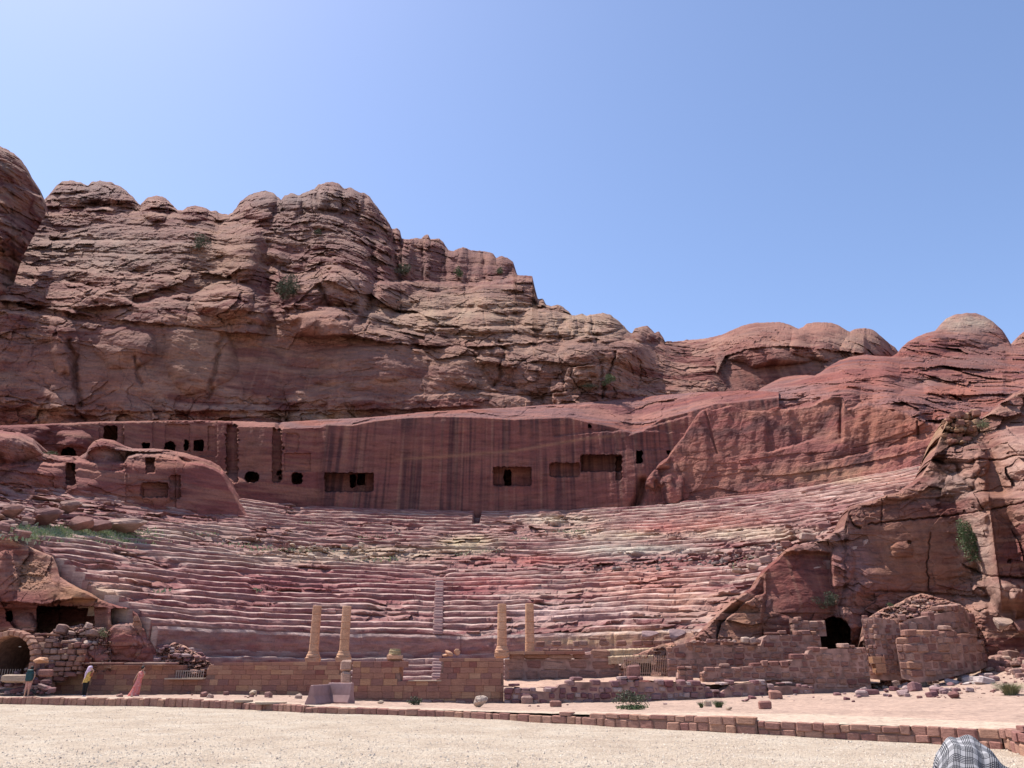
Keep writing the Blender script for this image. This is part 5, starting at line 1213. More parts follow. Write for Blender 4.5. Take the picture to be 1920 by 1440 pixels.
scatter(40, [(290,1215),(340,1205),(380,1222),(390,1240),(290,1240)], (.25,.6), 'broken slab in the heap behind the railing', 'stone heap behind the railing', lambda px, py: on_sheet('rubble_heap.001', px, py), PURPLE, seed=8, flat=(.3,.6), keep=10)
scatter(60, [(1340,1045),(1440,1015),(1560,985),(1640,948),(1700,905),(1710,925),(1620,965),(1500,1018),(1440,1052),(1380,1085)], (.3,1.3), 'broken block on the right seats', 'broken blocks on the right seats', on_seats, BOULD, seed=9, flat=(.4,.8), keep=20)
scatter(50, [(1080,1062),(1240,1048),(1420,1034),(1440,1050),(1260,1066),(1100,1078)], (.2,.7), 'dark lichened stone in the broken band across the right seats', 'dark stones across the right seats', on_seats, stone_mat('lichened_stone', [(.20,.15,.135),(.26,.20,.18),(.17,.13,.12)], 2, .8), seed=10, flat=(.4,.8), keep=0)
scatter(40, [(520,1012),(640,1020),(840,1030),(840,1046),(560,1046)], (.25,.9), 'cream broken block on the ruined gangway across the seats', 'broken blocks on the gangway', on_seats, CREAM, seed=11, flat=(.3,.7), keep=0)
scatter(36, [(0,968),(60,970),(50,1010),(0,1012)], (.3,1.0), 'tumbled stone by the grass', 'tumbled stones by the grass', on_seats, BOULD, seed=12, flat=(.4,.8), keep=12)
scatter(34, [(1300,1202),(1430,1202),(1440,1206),(1290,1206)], (.2,.55), 'loose stone on top of the long block wall', 'loose stones on the wall tops', lambda px, py: at(px, py, 53.0), BOULD, seed=13, flat=(.4,.8), keep=0)
scatter(90, [(1772,782),(1835,772),(1838,800),(1822,822),(1800,836),(1775,836),(1765,820)], (.35,.9), 'yellow-brown block in the rubble high on the right', 'yellow rubble high on the right', lambda px, py: on_sheet('right_rock_mass', px, py), stone_mat('yellow_rubble', [(.30,.17,.10),(.22,.10,.07),(.34,.21,.13),(.20,.09,.07),(.26,.12,.09)], 2, .8), seed=14, flat=(.6,1), keep=0)
single(900, 1315, 28, 26, 'round pale boulder, half in sun, at the foot of the window wall', G, stone_mat('pale_round_boulder', [(.46,.36,.29)], 2, .6), BIGB[0], dep=22)
single(474, 1299, 19, 12, 'whitish boulder at the foot of the long left wall', G, CREAM, BIGB[1])
single(562, 1303, 12, 8, 'small pale boulder just left of the concrete barriers', G, CREAM)
single(713, 1317, 18, 8, 'flat pale stone right of the concrete barriers', G, CREAM)
single(1435, 1323, 22, 15, 'dark red squared block alone on the sand', G, KERBM, RUB[3], cat='stone block')
single(1454, 1304, 22, 15, 'red block in front of two small blocks by the purple wall', G, KERBM, RUB[6], cat='stone block')
single(1043, 1321, 22, 12, 'reddish block on the sand below the window wall corner', G, KERBM, RUB[7], cat='stone block')
single(988, 1313, 21, 15, 'pinkish drum-shaped block beside the low purple wall', G, BOULD, RUB[2], cat='stone block')
single(1327, 1320, 13, 12, 'white block between two green tufts', G, CREAM, RUB[1], cat='stone block')
single(1366, 1328, 17, 9, 'cream boulder at the foot of the right-hand tuft', G, CREAM)
single(1883, 1168, 46, 34, 'large smooth boulder at the top of the scree', lambda px, py: at(px, py, 53.5), BOULD, BIGB[2], dep=34)
single(1915, 1172, 26, 30, 'second large boulder at the top of the scree, cut by the picture edge', lambda px, py: at(px, py, 53.0), BOULD, BIGB[3], dep=24)
single(1789, 1303, 24, 16, 'rounded white and red boulder right of the line of blocks', G, BOULD, BIGB[1])
single(1693, 1299, 32, 15, 'pale lilac boulder in the line of blocks', G, PURPLE, BIGB[3])
single(1628, 1299, 42, 10, 'long squared grey beam of stone lying on the sand', G, PURPLE, RUB[4], cat='stone block', dep=12)
single(1243, 1275, 1, 1, 'tiny stone by the gate', G) if False else None
single(1220, 1259, 24, 22, 'squared block leaning beside the little barred arch', lambda px, py: at(px-32, py, 52.5), BOULD, RUB[8], cat='stone block')
single(76, 1238, 40, 14, 'long smooth orange boulder in front of the arch', lambda px, py: at(px, py, 50.2), COLM, BIGB[1], dep=24)
single(85, 1262, 22, 12, 'dark red squared boulder on the heap beside the vault', lambda px, py: at(px, py, 49.8), KERBM, RUB[5], dep=16)
single(30, 1272, 50, 14, 'yellowish slab on the heap beside the vault', lambda px, py: at(px, py, 49.9), CREAM, RUB[9], dep=20)
for (px, py, w, h, lab) in ((84,968,66,40,'large domed boulder above the grassy patch'),(150,980,44,44,'middle boulder of the row above the grassy patch'),(186,984,40,36,'boulder between the domed one and the long pale one'),(232,986,88,34,'long pale boulder at the right end of the grassy patch'),(20,958,50,34,'flat boulder at the left edge above the grass'),(128,950,50,30,'low boulder behind the row above the grass')):
    single(px, py, w, h, lab, on_seats, BOULD, BIGB[int(px) % 4], dep=w*.7)
for px, py, w, h, lab in ((1270,1190,40,34,'rounded mauve rock beside the right rock face'),(1218,1190,40,24,'low purple rock at the foot of the right seats')):
    single(px, py, w, h, lab, lambda a, b: at(a, b, 55.4), PURPLE, BIGB[int(px) % 4], dep=w*.5, cat='rock', name='rock')
# flat slabs at the kerb
for px, py, w, d_, h, lab in EARTH:
    p = on_ground(px, py); setp(put('stone_slab', RUB[2], CREAM, (p[0], p[1], p[2]+h*.2), (0,0,.15), (w, d_, h)), lab, 'slab')
for i, (px, py, w, lab) in enumerate(((262,1322,14,'first flat stone lying on the gravel at the left kerb'),(300,1323,30,'largest flat stone lying on the gravel at the left kerb'),(232,1322,10,'smallest flat stone lying on the gravel at the left kerb'))):
    p = on_z(px, py, ROAD_Z); s = p[1]/FPX
    setp(put('flat_stone', BLD[i], BOULD, (p[0], p[1]-.2, p[2]+.05), (0,0,.1), (w*s, .5, .18)), lab, 'stone')

scatter(60, [(1640,1156),(1726,1118),(1830,1146),(1860,1180),(1800,1150),(1700,1160)], (.18,.6), 'stone on the tower mound', 'stones on the tower mound', lambda px, py: on_sheet('rubble_mound', px, py), BOULD, seed=21, flat=(.4,.8), keep=10)
scatter(90, [(1500,1240),(1690,1262),(1700,1276),(1560,1298),(1440,1306),(1400,1300)], (.12,.5), 'stone at foot of stepped wall', 'stones at the foot of the stepped wall', G, RUIN, seed=22, flat=(.4,.8), keep=10)
scatter(160, [(1800,1262),(1925,1200),(1925,1310),(1700,1310)], (.06,.25), 'x', 'small stones below the scree', G, BOULD, seed=23, flat=(.4,.8), keep=0)
# ---------------------------------------------------------------- plants
def leaf_mat(name, cols):
    m, nt, b = newmat(name); b.inputs['Roughness'].default_value = .7
    g = N(nt, 'ShaderNodeNewGeometry'); r = ramp(nt, g.outputs['Random Per Island'], [((i+.5)/len(cols), c) for i, c in enumerate(cols)])
    nt.links.new(r, b.inputs['Base Color'])
    return m
LEAF_D = leaf_mat('dark_leaves', [(.05,.065,.038),(.075,.09,.05),(.04,.05,.032),(.11,.12,.075),(.14,.13,.09)])
LEAF_G = leaf_mat('green_leaves', [(.06,.10,.04),(.09,.13,.055),(.05,.08,.035),(.13,.165,.08),(.15,.15,.09)])
LEAF_Y = leaf_mat('dry_leaves', [(.16,.17,.08),(.20,.19,.10),(.11,.13,.06),(.24,.21,.13)])
GRASS_M = leaf_mat('grass_blades', [(.26,.32,.15),(.34,.37,.21),(.40,.37,.26),(.20,.26,.13)])
TWIG = plain('twig_bark', (.13,.09,.07), .9)
def quads(n, cen, rad, ls, rs_, up=.3, shell=.5, clump=None):
    """leaf-sized faces through a volume, gathered in clumps"""
    P = rs_.normal(size=(n, 3)); P /= np.linalg.norm(P, axis=1)[:, None]; P *= (shell+(1-shell)*rs_.rand(n, 1)**.5)
    if clump:
        C = rs_.normal(size=(clump, 3)); C /= np.linalg.norm(C, axis=1)[:, None]; C *= .35+.5*rs_.rand(clump, 1)
        P = C[rs_.randint(clump, size=n)]+P*.42
    P = P*np.array(rad)+np.array(cen)
    A = rs_.normal(size=(n, 3)); A[:, 2] += up; A /= np.linalg.norm(A, axis=1)[:, None]
    B = np.cross(A, rs_.normal(size=(n, 3))); B /= np.linalg.norm(B, axis=1)[:, None]
    s = ls*(.5+rs_.rand(n, 1)); a = A*s; b = B*s*.32
    V = np.stack([P-a*.5, P+b*.6, P+a*.6, P-b*.6], 1).reshape(-1, 3)
    return V, np.arange(4*n).reshape(-1, 4)
def bush(name, label, p, rad, n, ls, mat, seed, cat='bush', clump=9, blades=False):
    rs_ = np.random.RandomState(seed); r = setp(empty(name, p), label, cat)
    if blades:
        a = rs_.rand(n)*6.283; t = rs_.rand(n)**.7; H = rad[2]*(.5+.5*rs_.rand(n)); bx = rad[0]*.35*rs_.rand(n); tx = rad[0]*t
        dx, dy = np.cos(a), np.sin(a); w = ls
        b0 = np.stack([dx*bx-dy*w, dy*bx+dx*w, 0*a], 1); b1 = np.stack([dx*bx+dy*w, dy*bx-dx*w, 0*a], 1)
        m0 = np.stack([dx*(bx*.5+tx*.45)-dy*w*.7, dy*(bx*.5+tx*.45)+dx*w*.7, H*.6], 1); m1 = np.stack([dx*(bx*.5+tx*.45)+dy*w*.7, dy*(bx*.5+tx*.45)-dx*w*.7, H*.6], 1)
        tp = np.stack([dx*tx, dy*tx, H], 1); tp2 = tp+.003
        V = np.stack([b0, b1, m1, m0, tp, tp2], 1).reshape(-1, 3); k = np.arange(n)[:, None]*6
        F = np.concatenate([k+[0, 1, 2, 3], k+[3, 2, 5, 4]])
    else:
        V, F = quads(n, (0, 0, rad[2]*.95), rad, ls, rs_, .3, .5, clump)
    mesh_np('foliage', V, F, mat, parent=r)
    V = []; F = []
    for i in range(9):
        a = rs_.rand()*6.28; e = np.array([math.cos(a)*rad[0]*.6, math.sin(a)*rad[1]*.6, rad[2]*(1.0+.5*rs_.rand())]); b = len(V); w = max(.012, rad[2]*.02)
        V += [(-w, 0, -.05), (w, 0, -.05), (0, w, -.05), tuple(e)]; F += [(b, b+1, b+3), (b+1, b+2, b+3), (b+2, b, b+3)]
    mesh_np('branches', V, F, TWIG, parent=r)
    return r
def M_(px, py, off=.4): return on_sheet('mountain', px, py, off)
bush('bush', 'round green bush hanging on the cut face high at the right', on_sheet('right_rock_mass', 1824, 1040, 1.2)-Vector((0,0,.4)), (1.0,.9,1.75), 4200, .13, LEAF_G, 1, clump=26)
bush('thorn_bush', 'bushy thorn plant with bright green base before the low purple wall', Vector(G(1185, 1328)), (.95,.5,.38), 900, .10, LEAF_D, 2, clump=14)
bush('weed_clump', 'low bright green weeds at the foot of the thorn plant', Vector(G(1182, 1331)), (.85,.4,.12), 900, .08, LEAF_G, 3, 'weeds')
bush('grass_tuft', 'tall dry grass tuft near the right edge', Vector(G(1896, 1304)), (.85,.6,.62), 900, .008, LEAF_Y, 4, 'grass tuft', blades=True)
bush('grass_tuft', 'green feathery tuft right of the white block on the sand', Vector(G(1348, 1328)), (.40,.3,.34), 400, .007, LEAF_G, 5, 'grass tuft', blades=True)
bush('grass_tuft', 'smaller green tuft left of the white block on the sand', Vector(G(1315, 1327)), (.22,.2,.26), 200, .007, LEAF_G, 6, 'grass tuft', blades=True)
bush('weed_clump', 'dark green weeds at the foot of the window wall', Vector(G(778, 1322)), (.45,.25,.22), 500, .09, LEAF_D, 7, 'weeds')
bush('bush', 'dark bush in the gully between the two big cliffs', M_(534, 560, .8), (2.3,1.6,2.6), 2600, .26, LEAF_D, 8, clump=16)
bush('bush', 'grey-green bush high on the upper left slope', M_(372, 470, .8), (1.9,1.4,1.9), 1600, .24, LEAF_D, 9, clump=12)
bush('bush', 'dark bush at the foot of the flat-topped cliff, left one', M_(757, 516, .8), (2.2,1.4,1.3), 1500, .24, LEAF_D, 10)
bush('bush', 'green bush at the foot of the flat-topped cliff, middle one', M_(858, 520, .8), (1.3,1,1.5), 1000, .24, LEAF_G, 11)
bush('bush', 'small bush at the foot of the flat-topped cliff, right one', M_(938, 514, .8), (1.0,.9,.9), 600, .22, LEAF_G, 12)
bush('bush', 'bright green bush in the rock cleft above the ledge', M_(1138, 722, .8), (1.25,1,1.0), 1000, .2, LEAF_G, 13)
bush('bush', 'tiny green bush left of the cleft above the ledge', M_(1105, 729, .8), (1.6,.8,.45), 500, .18, LEAF_D, 14)
bush('bush', 'small dark bush on the crag below the highest summit', M_(597, 441, .8), (.9,.8,.7), 500, .22, LEAF_D, 15)
bush('bush', 'dark shrub above the arched cave in the recess', on_sheet('right_rock_mass', 1549, 1138, .5), (.9,.5,.65), 1300, .09, LEAF_D, 16)
bush('bush', 'pale green shrub beside the yellow rubble', on_sheet('right_rock_mass', 1840, 806, .4), (.8,.5,.5), 500, .11, LEAF_Y, 17)
bush('weed_clump', 'small green weed on the rubble mound of the tower', on_sheet('rubble_mound', 1669, 1140, .1), (.25,.2,.2), 200, .07, LEAF_G, 18, 'weeds')
bush('weed_clump', 'pale weed on the stones left of the red outcrop', on_sheet('rubble_heap', 192, 1196, .1), (.4,.3,.3), 350, .08, LEAF_Y, 19, 'weeds')
bush('weed_clump', 'green weeds at the cave mouth at the left end of the ledge', on_sheet('rock_hump', 92, 853, .1), (1.2,.6,.25), 400, .12, LEAF_G, 20, 'weeds')
bush('shrub', 'small shrub hanging in the gap of the left tomb block', on_sheet('rock_hump', 133, 885, -.6), (.5,.4,.7), 300, .12, LEAF_D, 21)
# grass growing over the seats: nobody could count it
rg = np.random.RandomState(5); Vg = []; 
def grass_on(poly_pts, n, rx, ry, h):
    for (cx, cy) in poly_pts:
        for _ in range(n):
            px, py = cx+rg.normal()*rx, cy+rg.normal()*ry
            p = on_seats(px, py); a = rg.rand()*6.28; H = h*(.5+rg.rand()); w = .04+.05*rg.rand()
            dx, dy = math.cos(a)*w, math.sin(a)*w; lx, ly = rg.normal()*H*.5, rg.normal()*H*.5
            Vg.append([(p.x-dx, p.y-dy, p.z-.1), (p.x+dx, p.y+dy, p.z-.1), (p.x+dx*.6+lx, p.y+dy*.6+ly, p.z+H), (p.x-dx*.6+lx, p.y-dy*.6+ly, p.z+H)])
grass_on([(40,997),(80,1000),(120,1000),(160,1003),(200,1004),(240,1007),(270,1008)], 520, 24, 6.5, .12)
grass_on([(545,1031),(600,1033),(500,1030),(690,1050),(730,1046),(440,1020),(480,1024),(380,1000)], 34, 18, 1.4, .07)
grass_on([(1060,996),(1085,995),(980,1010),(930,1032),(745,1003),(690,1008),(585,980),(880,1038)], 26, 14, 1.4, .07)
grass_on([(300,1108),(480,1106),(1410,1045),(1380,1060),(1130,1010)], 22, 7, 2.5, .07)
setp(mesh_np('grass', np.array(Vg).reshape(-1, 3), np.arange(len(Vg)*4).reshape(-1, 4), GRASS_M), 'sparse green grass growing on the broken gangways of the seats', 'grass', None, 'stuff')

# loose gravel lying on the road
rp = np.random.RandomState(9); n = 26000
yy = 18.5+(46-18.5)*rp.rand(n)**2.0; xx = (rp.rand(n)-.5)*1.5*yy
ok = yy < KY(xx)-.2; xx, yy = xx[ok], yy[ok]; n = len(xx)
base = np.array([(1,0,0),(.5,.87,0),(-.5,.87,0),(-1,0,0),(-.5,-.87,0),(.5,-.87,0),(.2,.1,.75),(-.25,-.1,.7)])
sz = .011+.030*rp.rand(n)**3.2
an = rp.rand(n)*6.28; ca, sa = np.cos(an), np.sin(an)
Bv = base[None]*(1+.35*rp.normal(size=(n, 8, 1)).clip(-1, 1)); Bv = Bv*sz[:, None, None]
Vx = Bv[..., 0]*ca[:, None]-Bv[..., 1]*sa[:, None]*.75+xx[:, None]; Vy = Bv[..., 0]*sa[:, None]+Bv[..., 1]*ca[:, None]*.75+yy[:, None]
rz = ROAD_Z+.035*noise(xx/2.5, yy/2.5, 0, 160)+.012*noise(xx/.5, yy/.5, 0, 161)
Vz = Bv[..., 2]+rz[:, None]+.002
k = np.arange(n)[:, None]*8
F = np.concatenate([k+f for f in ([0,1,6],[1,2,6],[2,3,7],[2,7,6],[3,4,7],[4,5,7],[5,6,7],[5,0,6])])
PEB = leaf_mat('pebble_stone', [(.56,.47,.36),(.47,.38,.31),(.62,.54,.43),(.36,.27,.22),(.60,.50,.40),(.50,.42,.34)]); PEB.node_tree.nodes['Principled BSDF'].inputs['Roughness'].default_value = .95
setp(mesh_np('gravel', np.stack([Vx, Vy, Vz], -1).reshape(-1, 3), F, PEB), 'loose pale gravel scattered over the road', 'gravel', None, 'stuff')

# ---------------------------------------------------------------- people
SKIN = plain('skin', (.45,.26,.18), .6, .05, 20); HAIR = plain('dark_hair', (.018,.014,.013), .6, .3, 30)
def skinned(name, joints, edges, mat, parent, root=0, sub=2):
    """one continuous surface grown round joints (x, y, z, radius)"""
    me = bpy.data.meshes.new(name); me.from_pydata([j[:3] for j in joints], edges, []); me.materials.append(mat)
    o = link(bpy.data.objects.new(name, me), parent)
    m = o.modifiers.new('skin', 'SKIN'); m.use_smooth_shade = True
    if not me.skin_vertices: me.attributes.new
    sv = me.skin_vertices[0].data if me.skin_vertices else None
    if sv:
        for i, j in enumerate(joints): sv[i].radius = (j[3], j[4] if len(j) > 4 else j[3])
        sv[root].use_root = True
    s = o.modifiers.new('sub', 'SUBSURF'); s.levels = sub; s.render_levels = sub
    return o
def loft(name, rings, mat, parent, n=20, fold=0.0, seed=0, cap=True, uvscale=None):
    """cloth: rings of (x, y, z, rx, ry)"""
    V = []
    for k, (x, y, z, rx, ry) in enumerate(rings):
        for i in range(n):
            a = 2*math.pi*i/n; f = 1+fold*(k/len(rings))*math.sin(a*7+seed)+.03*float(noise(math.cos(a)*2, math.sin(a)*2, z*4, seed))
            V.append((x+rx*f*math.cos(a), y+ry*f*math.sin(a), z))
    F = [(k*n+i, k*n+(i+1) % n, (k+1)*n+(i+1) % n, (k+1)*n+i) for k in range(len(rings)-1) for i in range(n)]
    o = mesh_np(name, V, F, mat, smooth=True, parent=parent); return o
def head(parent, x, y, z, s, yaw, hair=True, tilt=0):
    """a head with brow, nose, chin and ears, looking along +X before the turn"""
    bm = bmesh.new(); bmesh.ops.create_uvsphere(bm, u_segments=32, v_segments=24, radius=1)
    for v in bm.verts:
        c = v.co; X, Y_, Z = c
        c.x *= .80; c.y *= .66; c.z *= 1.0
        if Z < -.1: c.x += .06*(-Z); c.y *= 1-.34*(-Z-.1); 
        if X > .5:
            c.x += .16*math.exp(-(Y_/.13)**2-((Z+.12)/.16)**2)            # nose
            c.x -= .07*math.exp(-((abs(Y_)-.30)/.13)**2-((Z-.04)/.10)**2)  # eye sockets
            c.x += .04*math.exp(-(Y_/.35)**2-((Z-.20)/.09)**2)             # brow
            c.x += .05*math.exp(-(Y_/.22)**2-((Z+.42)/.07)**2)             # lips
            c.x += .07*math.exp(-(Y_/.24)**2-((Z+.72)/.14)**2)             # chin
        if abs(Y_) > .85: c.y += math.copysign(.10*math.exp(-((X+.05)/.16)**2-(Z/.22)**2), Y_)  # ears
    me = bpy.data.meshes.new('head'); bm.to_mesh(me); bm.free()
    for p in me.polygons: p.use_smooth = True
    me.materials.append(SKIN); o = link(bpy.data.objects.new('head', me), parent)
    o.location = (x, y, z); o.rotation_euler = (0, tilt, yaw); o.scale = (s, s, s)
    if hair:
        bm = bmesh.new(); bmesh.ops.create_icosphere(bm, subdivisions=3, radius=1)
        for v in bm.verts:
            n_ = float(noise(v.co.x*4, v.co.y*4, v.co.z*4, 3)); v.co *= 1+.06*n_
            v.co.x = v.co.x*.88-.12; v.co.y *= .76; v.co.z = v.co.z*.92+.14
        bmesh.ops.delete(bm, geom=[v for v in bm.verts if v.co.x > .42 and v.co.z < .5 or v.co.z < -.62], context='VERTS')
        me = bpy.data.meshes.new('hair'); bm.to_mesh(me); bm.free(); me.materials.append(HAIR)
        h = link(bpy.data.objects.new('hair', me), o)
    return o
def hand(parent, p, d, s=1.0):
    """palm with four bent fingers and a thumb"""
    d = Vector(d).normalized(); side = d.cross(Vector((0, 0, 1))); side = side.normalized() if side.length > .1 else Vector((1, 0, 0)); up = side.cross(d)
    p = Vector(p); J = [(*p, .022*s, .016*s), (*(p+d*.05*s), .036*s, .014*s), (*(p+d*.085*s), .034*s, .012*s)]; E = [(0, 1), (1, 2)]
    for i, (o, L) in enumerate(((-.026, .058), (-.009, .068), (.009, .064), (.026, .05))):
        b = len(J); q = p+d*.09*s+side*o*s
        J += [(*q, .009*s), (*(q+d*L*.5*s-up*.006*s), .0085*s), (*(q+d*L*s-up*.024*s), .007*s)]; E += [(2, b), (b, b+1), (b+1, b+2)]
    b = len(J); q = p+d*.03*s+side*.034*s
    J += [(*q, .011*s), (*(q+d*.03*s+side*.018*s), .010*s), (*(q+d*.058*s+side*.022*s-up*.01*s), .008*s)]; E += [(1, b), (b, b+1), (b+1, b+2)]
    return skinned('hand', J, E, SKIN, parent, 0, 1)
def body(parent, hip=.92, lean=(0, 0), sh=.19, legs=((-.09, 0), (.09, .05)), arms=None, scale=1.0, female=False):
    """pelvis, spine, neck, two legs with feet, two arms; x to the picture's right, y away"""
    lx, ly = lean; J = [(0, 0, hip, .125, .10), (lx*.4, ly*.4, hip+.22, .115, .085), (lx*.8, ly*.8, hip+.42, .15, .10), (lx, ly, hip+.53, .07, .07), (lx*1.05, ly*1.05, hip+.60, .052, .055)]
    E = [(0, 1), (1, 2), (2, 3), (3, 4)]
    for s, (fx, fy) in zip((-1, 1), legs):
        b = len(J); J += [(s*.085, 0, hip-.08, .088), (fx*.6+s*.03, fy*.4-.02, hip*.52, .058), (fx, fy, .09, .038), (fx-.0, fy, .045, .04), (fx+.05, fy-.12, .03, .036, .026)]
        E += [(0, b), (b, b+1), (b+1, b+2), (b+2, b+3), (b+3, b+4)]
    for s, (el, wr) in zip((-1, 1), arms):
        b = len(J); J += [(lx+s*sh, ly, hip+.46, .055), (*el, .042), (*wr, .028)]; E += [(2, b), (b, b+1), (b+1, b+2)]
    return skinned('body', J, E, SKIN, parent, 0, 2)
def person(label, px, pyb, yaw=0.0, place=None):
    p = place or G(px, pyb); r = setp(empty('person', p), label, 'person', None); r.rotation_euler = (0, 0, yaw); return r

# woman in yellow, shading her eyes
r = person('person in yellow top and black trousers, pale shawl over the head, hand at brow', 158, 1307, 0, at(157, 1306.5, 49.6))
el1, wr1 = (-.20, .02, 1.12), (-.16, -.04, .88); el2, wr2 = (.36, -.06, 1.46), (.20, -.10, 1.60)
body(r, .88, (.10, 0), .17, ((-.08, .0), (.03, .06)), (( (-.14, .02, 1.12), (-.20, -.02, .88) ), (el2, wr2)))
hand(r, wr2, (-.6, -.1, .15)); hand(r, (-.20, -.02, .88), (-.1, 0, -1))
head(r, .13, 0, 1.58, .125, 0, True)
YEL = plain('yellow_cloth', (.50,.33,.09), .85, .35, 14); BLK = plain('black_cloth', (.012,.012,.014), .8, .2, 10); SHAWL = plain('lilac_shawl', (.60,.45,.58), .85, .3, 9)
loft('shirt', [(-.01,0,.80,.19,.15),(.0,0,.90,.18,.14),(.04,0,1.08,.165,.13),(.08,0,1.25,.19,.14),(.09,0,1.36,.185,.12),(.10,0,1.42,.08,.07)], YEL, r, fold=.06)
for s, x0, x1, y1 in ((-1, -.075, -.085, 0), (1, .075, .03, .05)): loft('trouser_leg', [(x0,0,.86,.11,.12),(x0*.9+x1*.1,0,.70,.098,.11),((x0+x1)/2,0,.48,.078,.085),(x1,y1,.22,.066,.072),(x1,y1,.08,.062,.07)], BLK, r)
loft('sleeve', [(.27,-.03,1.38,.07,.07),(.22,-.02,1.26,.10,.09),(.20,0,1.14,.12,.10)], plain('brown_cloth', (.25,.09,.05), .85, .3), r)
loft('shawl', [(-.10,.0,1.02,.05,.10),(-.06,0,1.2,.09,.13),(-.02,0,1.38,.13,.14),(.07,0,1.52,.15,.13),(.09,0,1.64,.14,.125),(.10,0,1.72,.10,.09),(.11,0,1.745,.03,.03)], SHAWL, r, fold=.05)
for s in (-.06, .05): loft('shoe', [(s+.05,-.10,.01,.05,.12),(s+.05,-.10,.05,.045,.11),(s+.03,-.05,.09,.035,.05)], plain('pale_shoe', (.5,.42,.4), .7) if s < 0 else bpy.data.materials['pale_shoe'], r)
# woman in the long patterned dress
r = person('person in a long coral patterned dress, dark hair pinned up, one hand at the face', 256, 1306, 0, at(255, 1306, 49.8))
body(r, .90, (.14, 0), .17, ((-.10, .0), (.02, .05)), (((-.16, .0, 1.14), (-.24, -.04, .90)), ((.33, -.05, 1.22), (.26, -.09, 1.46))))
hand(r, (-.24, -.04, .90), (-.2, 0, -1)); hand(r, (.26, -.09, 1.46), (-.2, -.1, 1))
head(r, .17, 0, 1.60, .118, .5, True)
hb = put('hair_bun', BLD[0], HAIR, (.13, .05, 1.69), (0,0,0), (.24,.22,.24), r)
m, nt, b = newmat('coral_patterned_cloth'); b.inputs['Roughness'].default_value = .85
nz_ = N(nt, 'ShaderNodeTexNoise', Scale=9.0, Detail=3.0); nt.links.new(mapped(nt, (1,1,1)), nz_.inputs['Vector'])
nt.links.new(ramp(nt, nz_.outputs[0], [(.35, (.48,.10,.08)), (.48, (.60,.22,.18)), (.56, (.42,.14,.16)), (.65, (.66,.33,.27))]), b.inputs['Base Color']); CORAL = m
loft('dress', [(-.20,0,.03,.36,.24),(-.16,0,.12,.32,.22),(-.06,0,.45,.235,.18),(.0,0,.75,.19,.155),(.04,0,.98,.15,.13),(.09,0,1.16,.165,.13),(.13,0,1.32,.185,.13),(.14,0,1.42,.12,.09),(.15,0,1.44,.07,.06)], CORAL, r, n=36, fold=.10)
# walker with a dark rucksack
r = person('person in a dark top with a big dark teal rucksack, walking before the stone heap', 50, 1306, 0, at(49, 1306.5, 49.3))
body(r, .90, (.02, 0), .19, ((-.12, .0), (.06, .05)), (((-.24, .0, 1.14), (-.22, -.12, .92)), ((.27, .0, 1.14), (.24, -.10, .92))))
hand(r, (-.22, -.12, .92), (0, -.2, -1)); hand(r, (.24, -.10, .92), (0, -.2, -1))
head(r, .03, 0, 1.60, .120, 1.6, True)
loft('shirt', [(0,0,.86,.18,.14),(.0,0,1.1,.175,.13),(.02,0,1.32,.21,.14),(.02,0,1.44,.08,.07)], plain('dark_shirt', (.03,.04,.045), .8, .3), r)
for s, x1, y1 in ((-1, -.12, 0), (1, .06, .05)): loft('trouser_leg', [(s*.08,0,.90,.11,.12),(s*.08,0,.68,.095,.10),((s*.08+x1)/2,0,.46,.075,.08),(x1,y1,.40,.07,.08)], plain('rose_shorts', (.42,.22,.19), .85, .3) if s < 0 else bpy.data.materials['rose_shorts'], r)
put('rucksack', RUB[2], plain('teal_nylon', (.02,.055,.06), .6, .3), (.06, -.19, 1.16), (0,0,.1), (.38, .26, .56), r)
put('rucksack_lid', RUB[5], bpy.data.materials['teal_nylon'], (.06, -.20, 1.46), (.1,0,.1), (.30, .22, .12), r)

# person close to the camera, head wrapped in a checked scarf
fx, fy, fz = at(1808, 1386, 4.35)
r = setp(empty('person', (fx, fy, ROAD_Z)), 'person close to the camera wrapped in a black and white checked headscarf, looking left', 'person'); r.rotation_euler = (0, 0, 0)
Ht = fz-ROAD_Z; k_ = Ht/1.80
body(r, .93, (0, 0), .20, ((-.10, 0), (.10, .04)), (((-.27, -.02, 1.14), (-.26, -.16, .92)), ((.27, -.02, 1.14), (.25, -.14, .92))))
hand(r, (-.26, -.16, .92), (0, -.3, -1)); hand(r, (.25, -.14, .92), (0, -.3, -1))
loft('trouser_leg', [(-.09,0,.94,.12,.13),(-.09,0,.7,.10,.11),(-.10,0,.45,.085,.09),(-.10,0,.08,.07,.08)], BLK, r); loft('trouser_leg', [(.09,0,.94,.12,.13),(.09,0,.7,.10,.11),(.10,0,.45,.085,.09),(.10,.03,.08,.07,.08)], BLK, r)
loft('shirt', [(0,0,.86,.20,.15),(.0,0,1.1,.19,.14),(0,0,1.32,.22,.15),(0,0,1.44,.16,.11),(0,0,1.50,.07,.07)], plain('teal_shirt', (.04,.10,.12), .8, .3), r)
head(r, -.015, 0, 1.655*k_/k_, .118, math.pi, True)
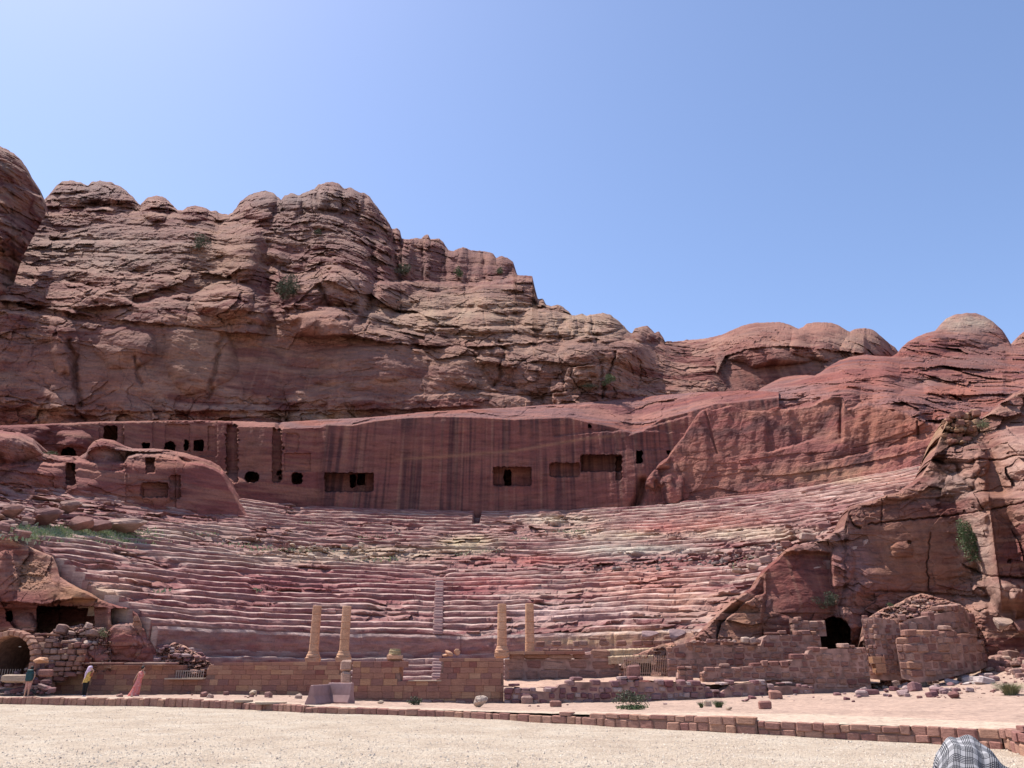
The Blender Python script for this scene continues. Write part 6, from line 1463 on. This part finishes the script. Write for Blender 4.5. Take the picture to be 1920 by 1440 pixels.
# checked cloth: thin black lines in threes both ways over white
m, nt, b = newmat('checked_cloth'); b.inputs['Roughness'].default_value = .85
uvn = N(nt, 'ShaderNodeUVMap'); uvn.uv_map = 'UVMap'; sep = N(nt, 'ShaderNodeSeparateXYZ'); nt.links.new(uvn.outputs[0], sep.inputs[0])
def mth(op, a, b_=None):
    q = N(nt, 'ShaderNodeMath', operation=op)
    for i, v_ in enumerate((a, b_)):
        if v_ is None: continue
        if isinstance(v_, (int, float)): q.inputs[i].default_value = v_
        else: nt.links.new(v_, q.inputs[i])
    return q.outputs[0]
tot = None
for ax_i in (0, 1):
    f = mth('FRACT', sep.outputs[ax_i])
    g1 = mth('LESS_THAN', f, .62); g2 = mth('LESS_THAN', mth('FRACT', mth('MULTIPLY', f, 7.69)), .50); l = mth('MULTIPLY', g1, g2)
    fine = mth('MULTIPLY', mth('LESS_THAN', mth('FRACT', mth('MULTIPLY', f, 1.0)), .8), 0.0)
    tot = l if tot is None else mth('ADD', tot, l)
rampn = ramp(nt, mth('DIVIDE', tot, 2.0), [(0.0, (.36,.345,.35)), (.45, (.05,.05,.058)), (.9, (.012,.012,.018))])
nt.links.new(rampn, b.inputs['Base Color']); CHECK = m
def scarf_surface(name, nu, nv, f, uv, parent):
    V = []; UV = []
    for i in range(nu):
        for j in range(nv):
            u, v = i/(nu-1), j/(nv-1); V.append(f(u, v)); UV.append(uv(u, v))
    F = grid_faces(nu, nv); o = mesh_np(name, V, F, CHECK, smooth=True, parent=parent)
    ul = o.data.uv_layers.new(name='UVMap'); li = np.empty(len(o.data.loops), np.int32); o.data.loops.foreach_get('vertex_index', li)
    ul.data.foreach_set('uv', np.array(UV, np.float32)[li].ravel())
    s = o.modifiers.new('solid', 'SOLIDIFY'); s.thickness = .004
    return o
def hood(u, v):
    # u runs from the face opening (left) over the crown to the nape; v from one shoulder over the top to the other
    a = math.pi*(v-.5)*1.25
    prof_x = -.175+.32*u
    top = .045+.15*math.sin(math.pi*.5*min(1, u/.42))**.75-.13*max(0, u-.66)/.34
    half = .05+.115*math.sin(math.pi*.5*min(1, u/.5))+.05*max(0, u-.6)
    z = math.cos(a)*top; y = -math.sin(a)*half
    if abs(a) > math.pi/2: z = -(abs(a)-math.pi/2)*.42; y = -math.copysign(half*(1+.25*(abs(a)-math.pi/2)), a)
    w = .007*math.sin(u*23+v*14)+.006*math.sin(u*9-v*31)+.012*float(noise(u*5, v*6, 1.5, 7))+.014*math.sin(v*22+u*4)*max(0, abs(v-.5)*2-.2)
    return (prof_x+w*.4, y*(1+w*2), z+w)
h_ = scarf_surface('headscarf', 70, 80, lambda u, v: (lambda p: (p[0], p[1], p[2]+1.80*k_-.195))(hood(u, v)), lambda u, v: (u*6.2+v*2.6+.25*math.sin(v*9), v*12.5-u*2.4+.2*math.sin(u*8)), r)
def cape(u, v):
    a = 2*math.pi*u; rx = .10+.17*v**.8; ry = .09+.11*v**.8; w = .014*math.sin(a*9+v*3)*v+.01*float(noise(math.cos(a)*2, math.sin(a)*2, v*3, 8))
    return (.02+(rx+w)*math.cos(a), (ry+w)*math.sin(a), 1.80*k_-.30-.16*v-.05*v*v+w)
scarf_surface('scarf_drape', 90, 20, cape, lambda u, v: (u*13, v*4), r)
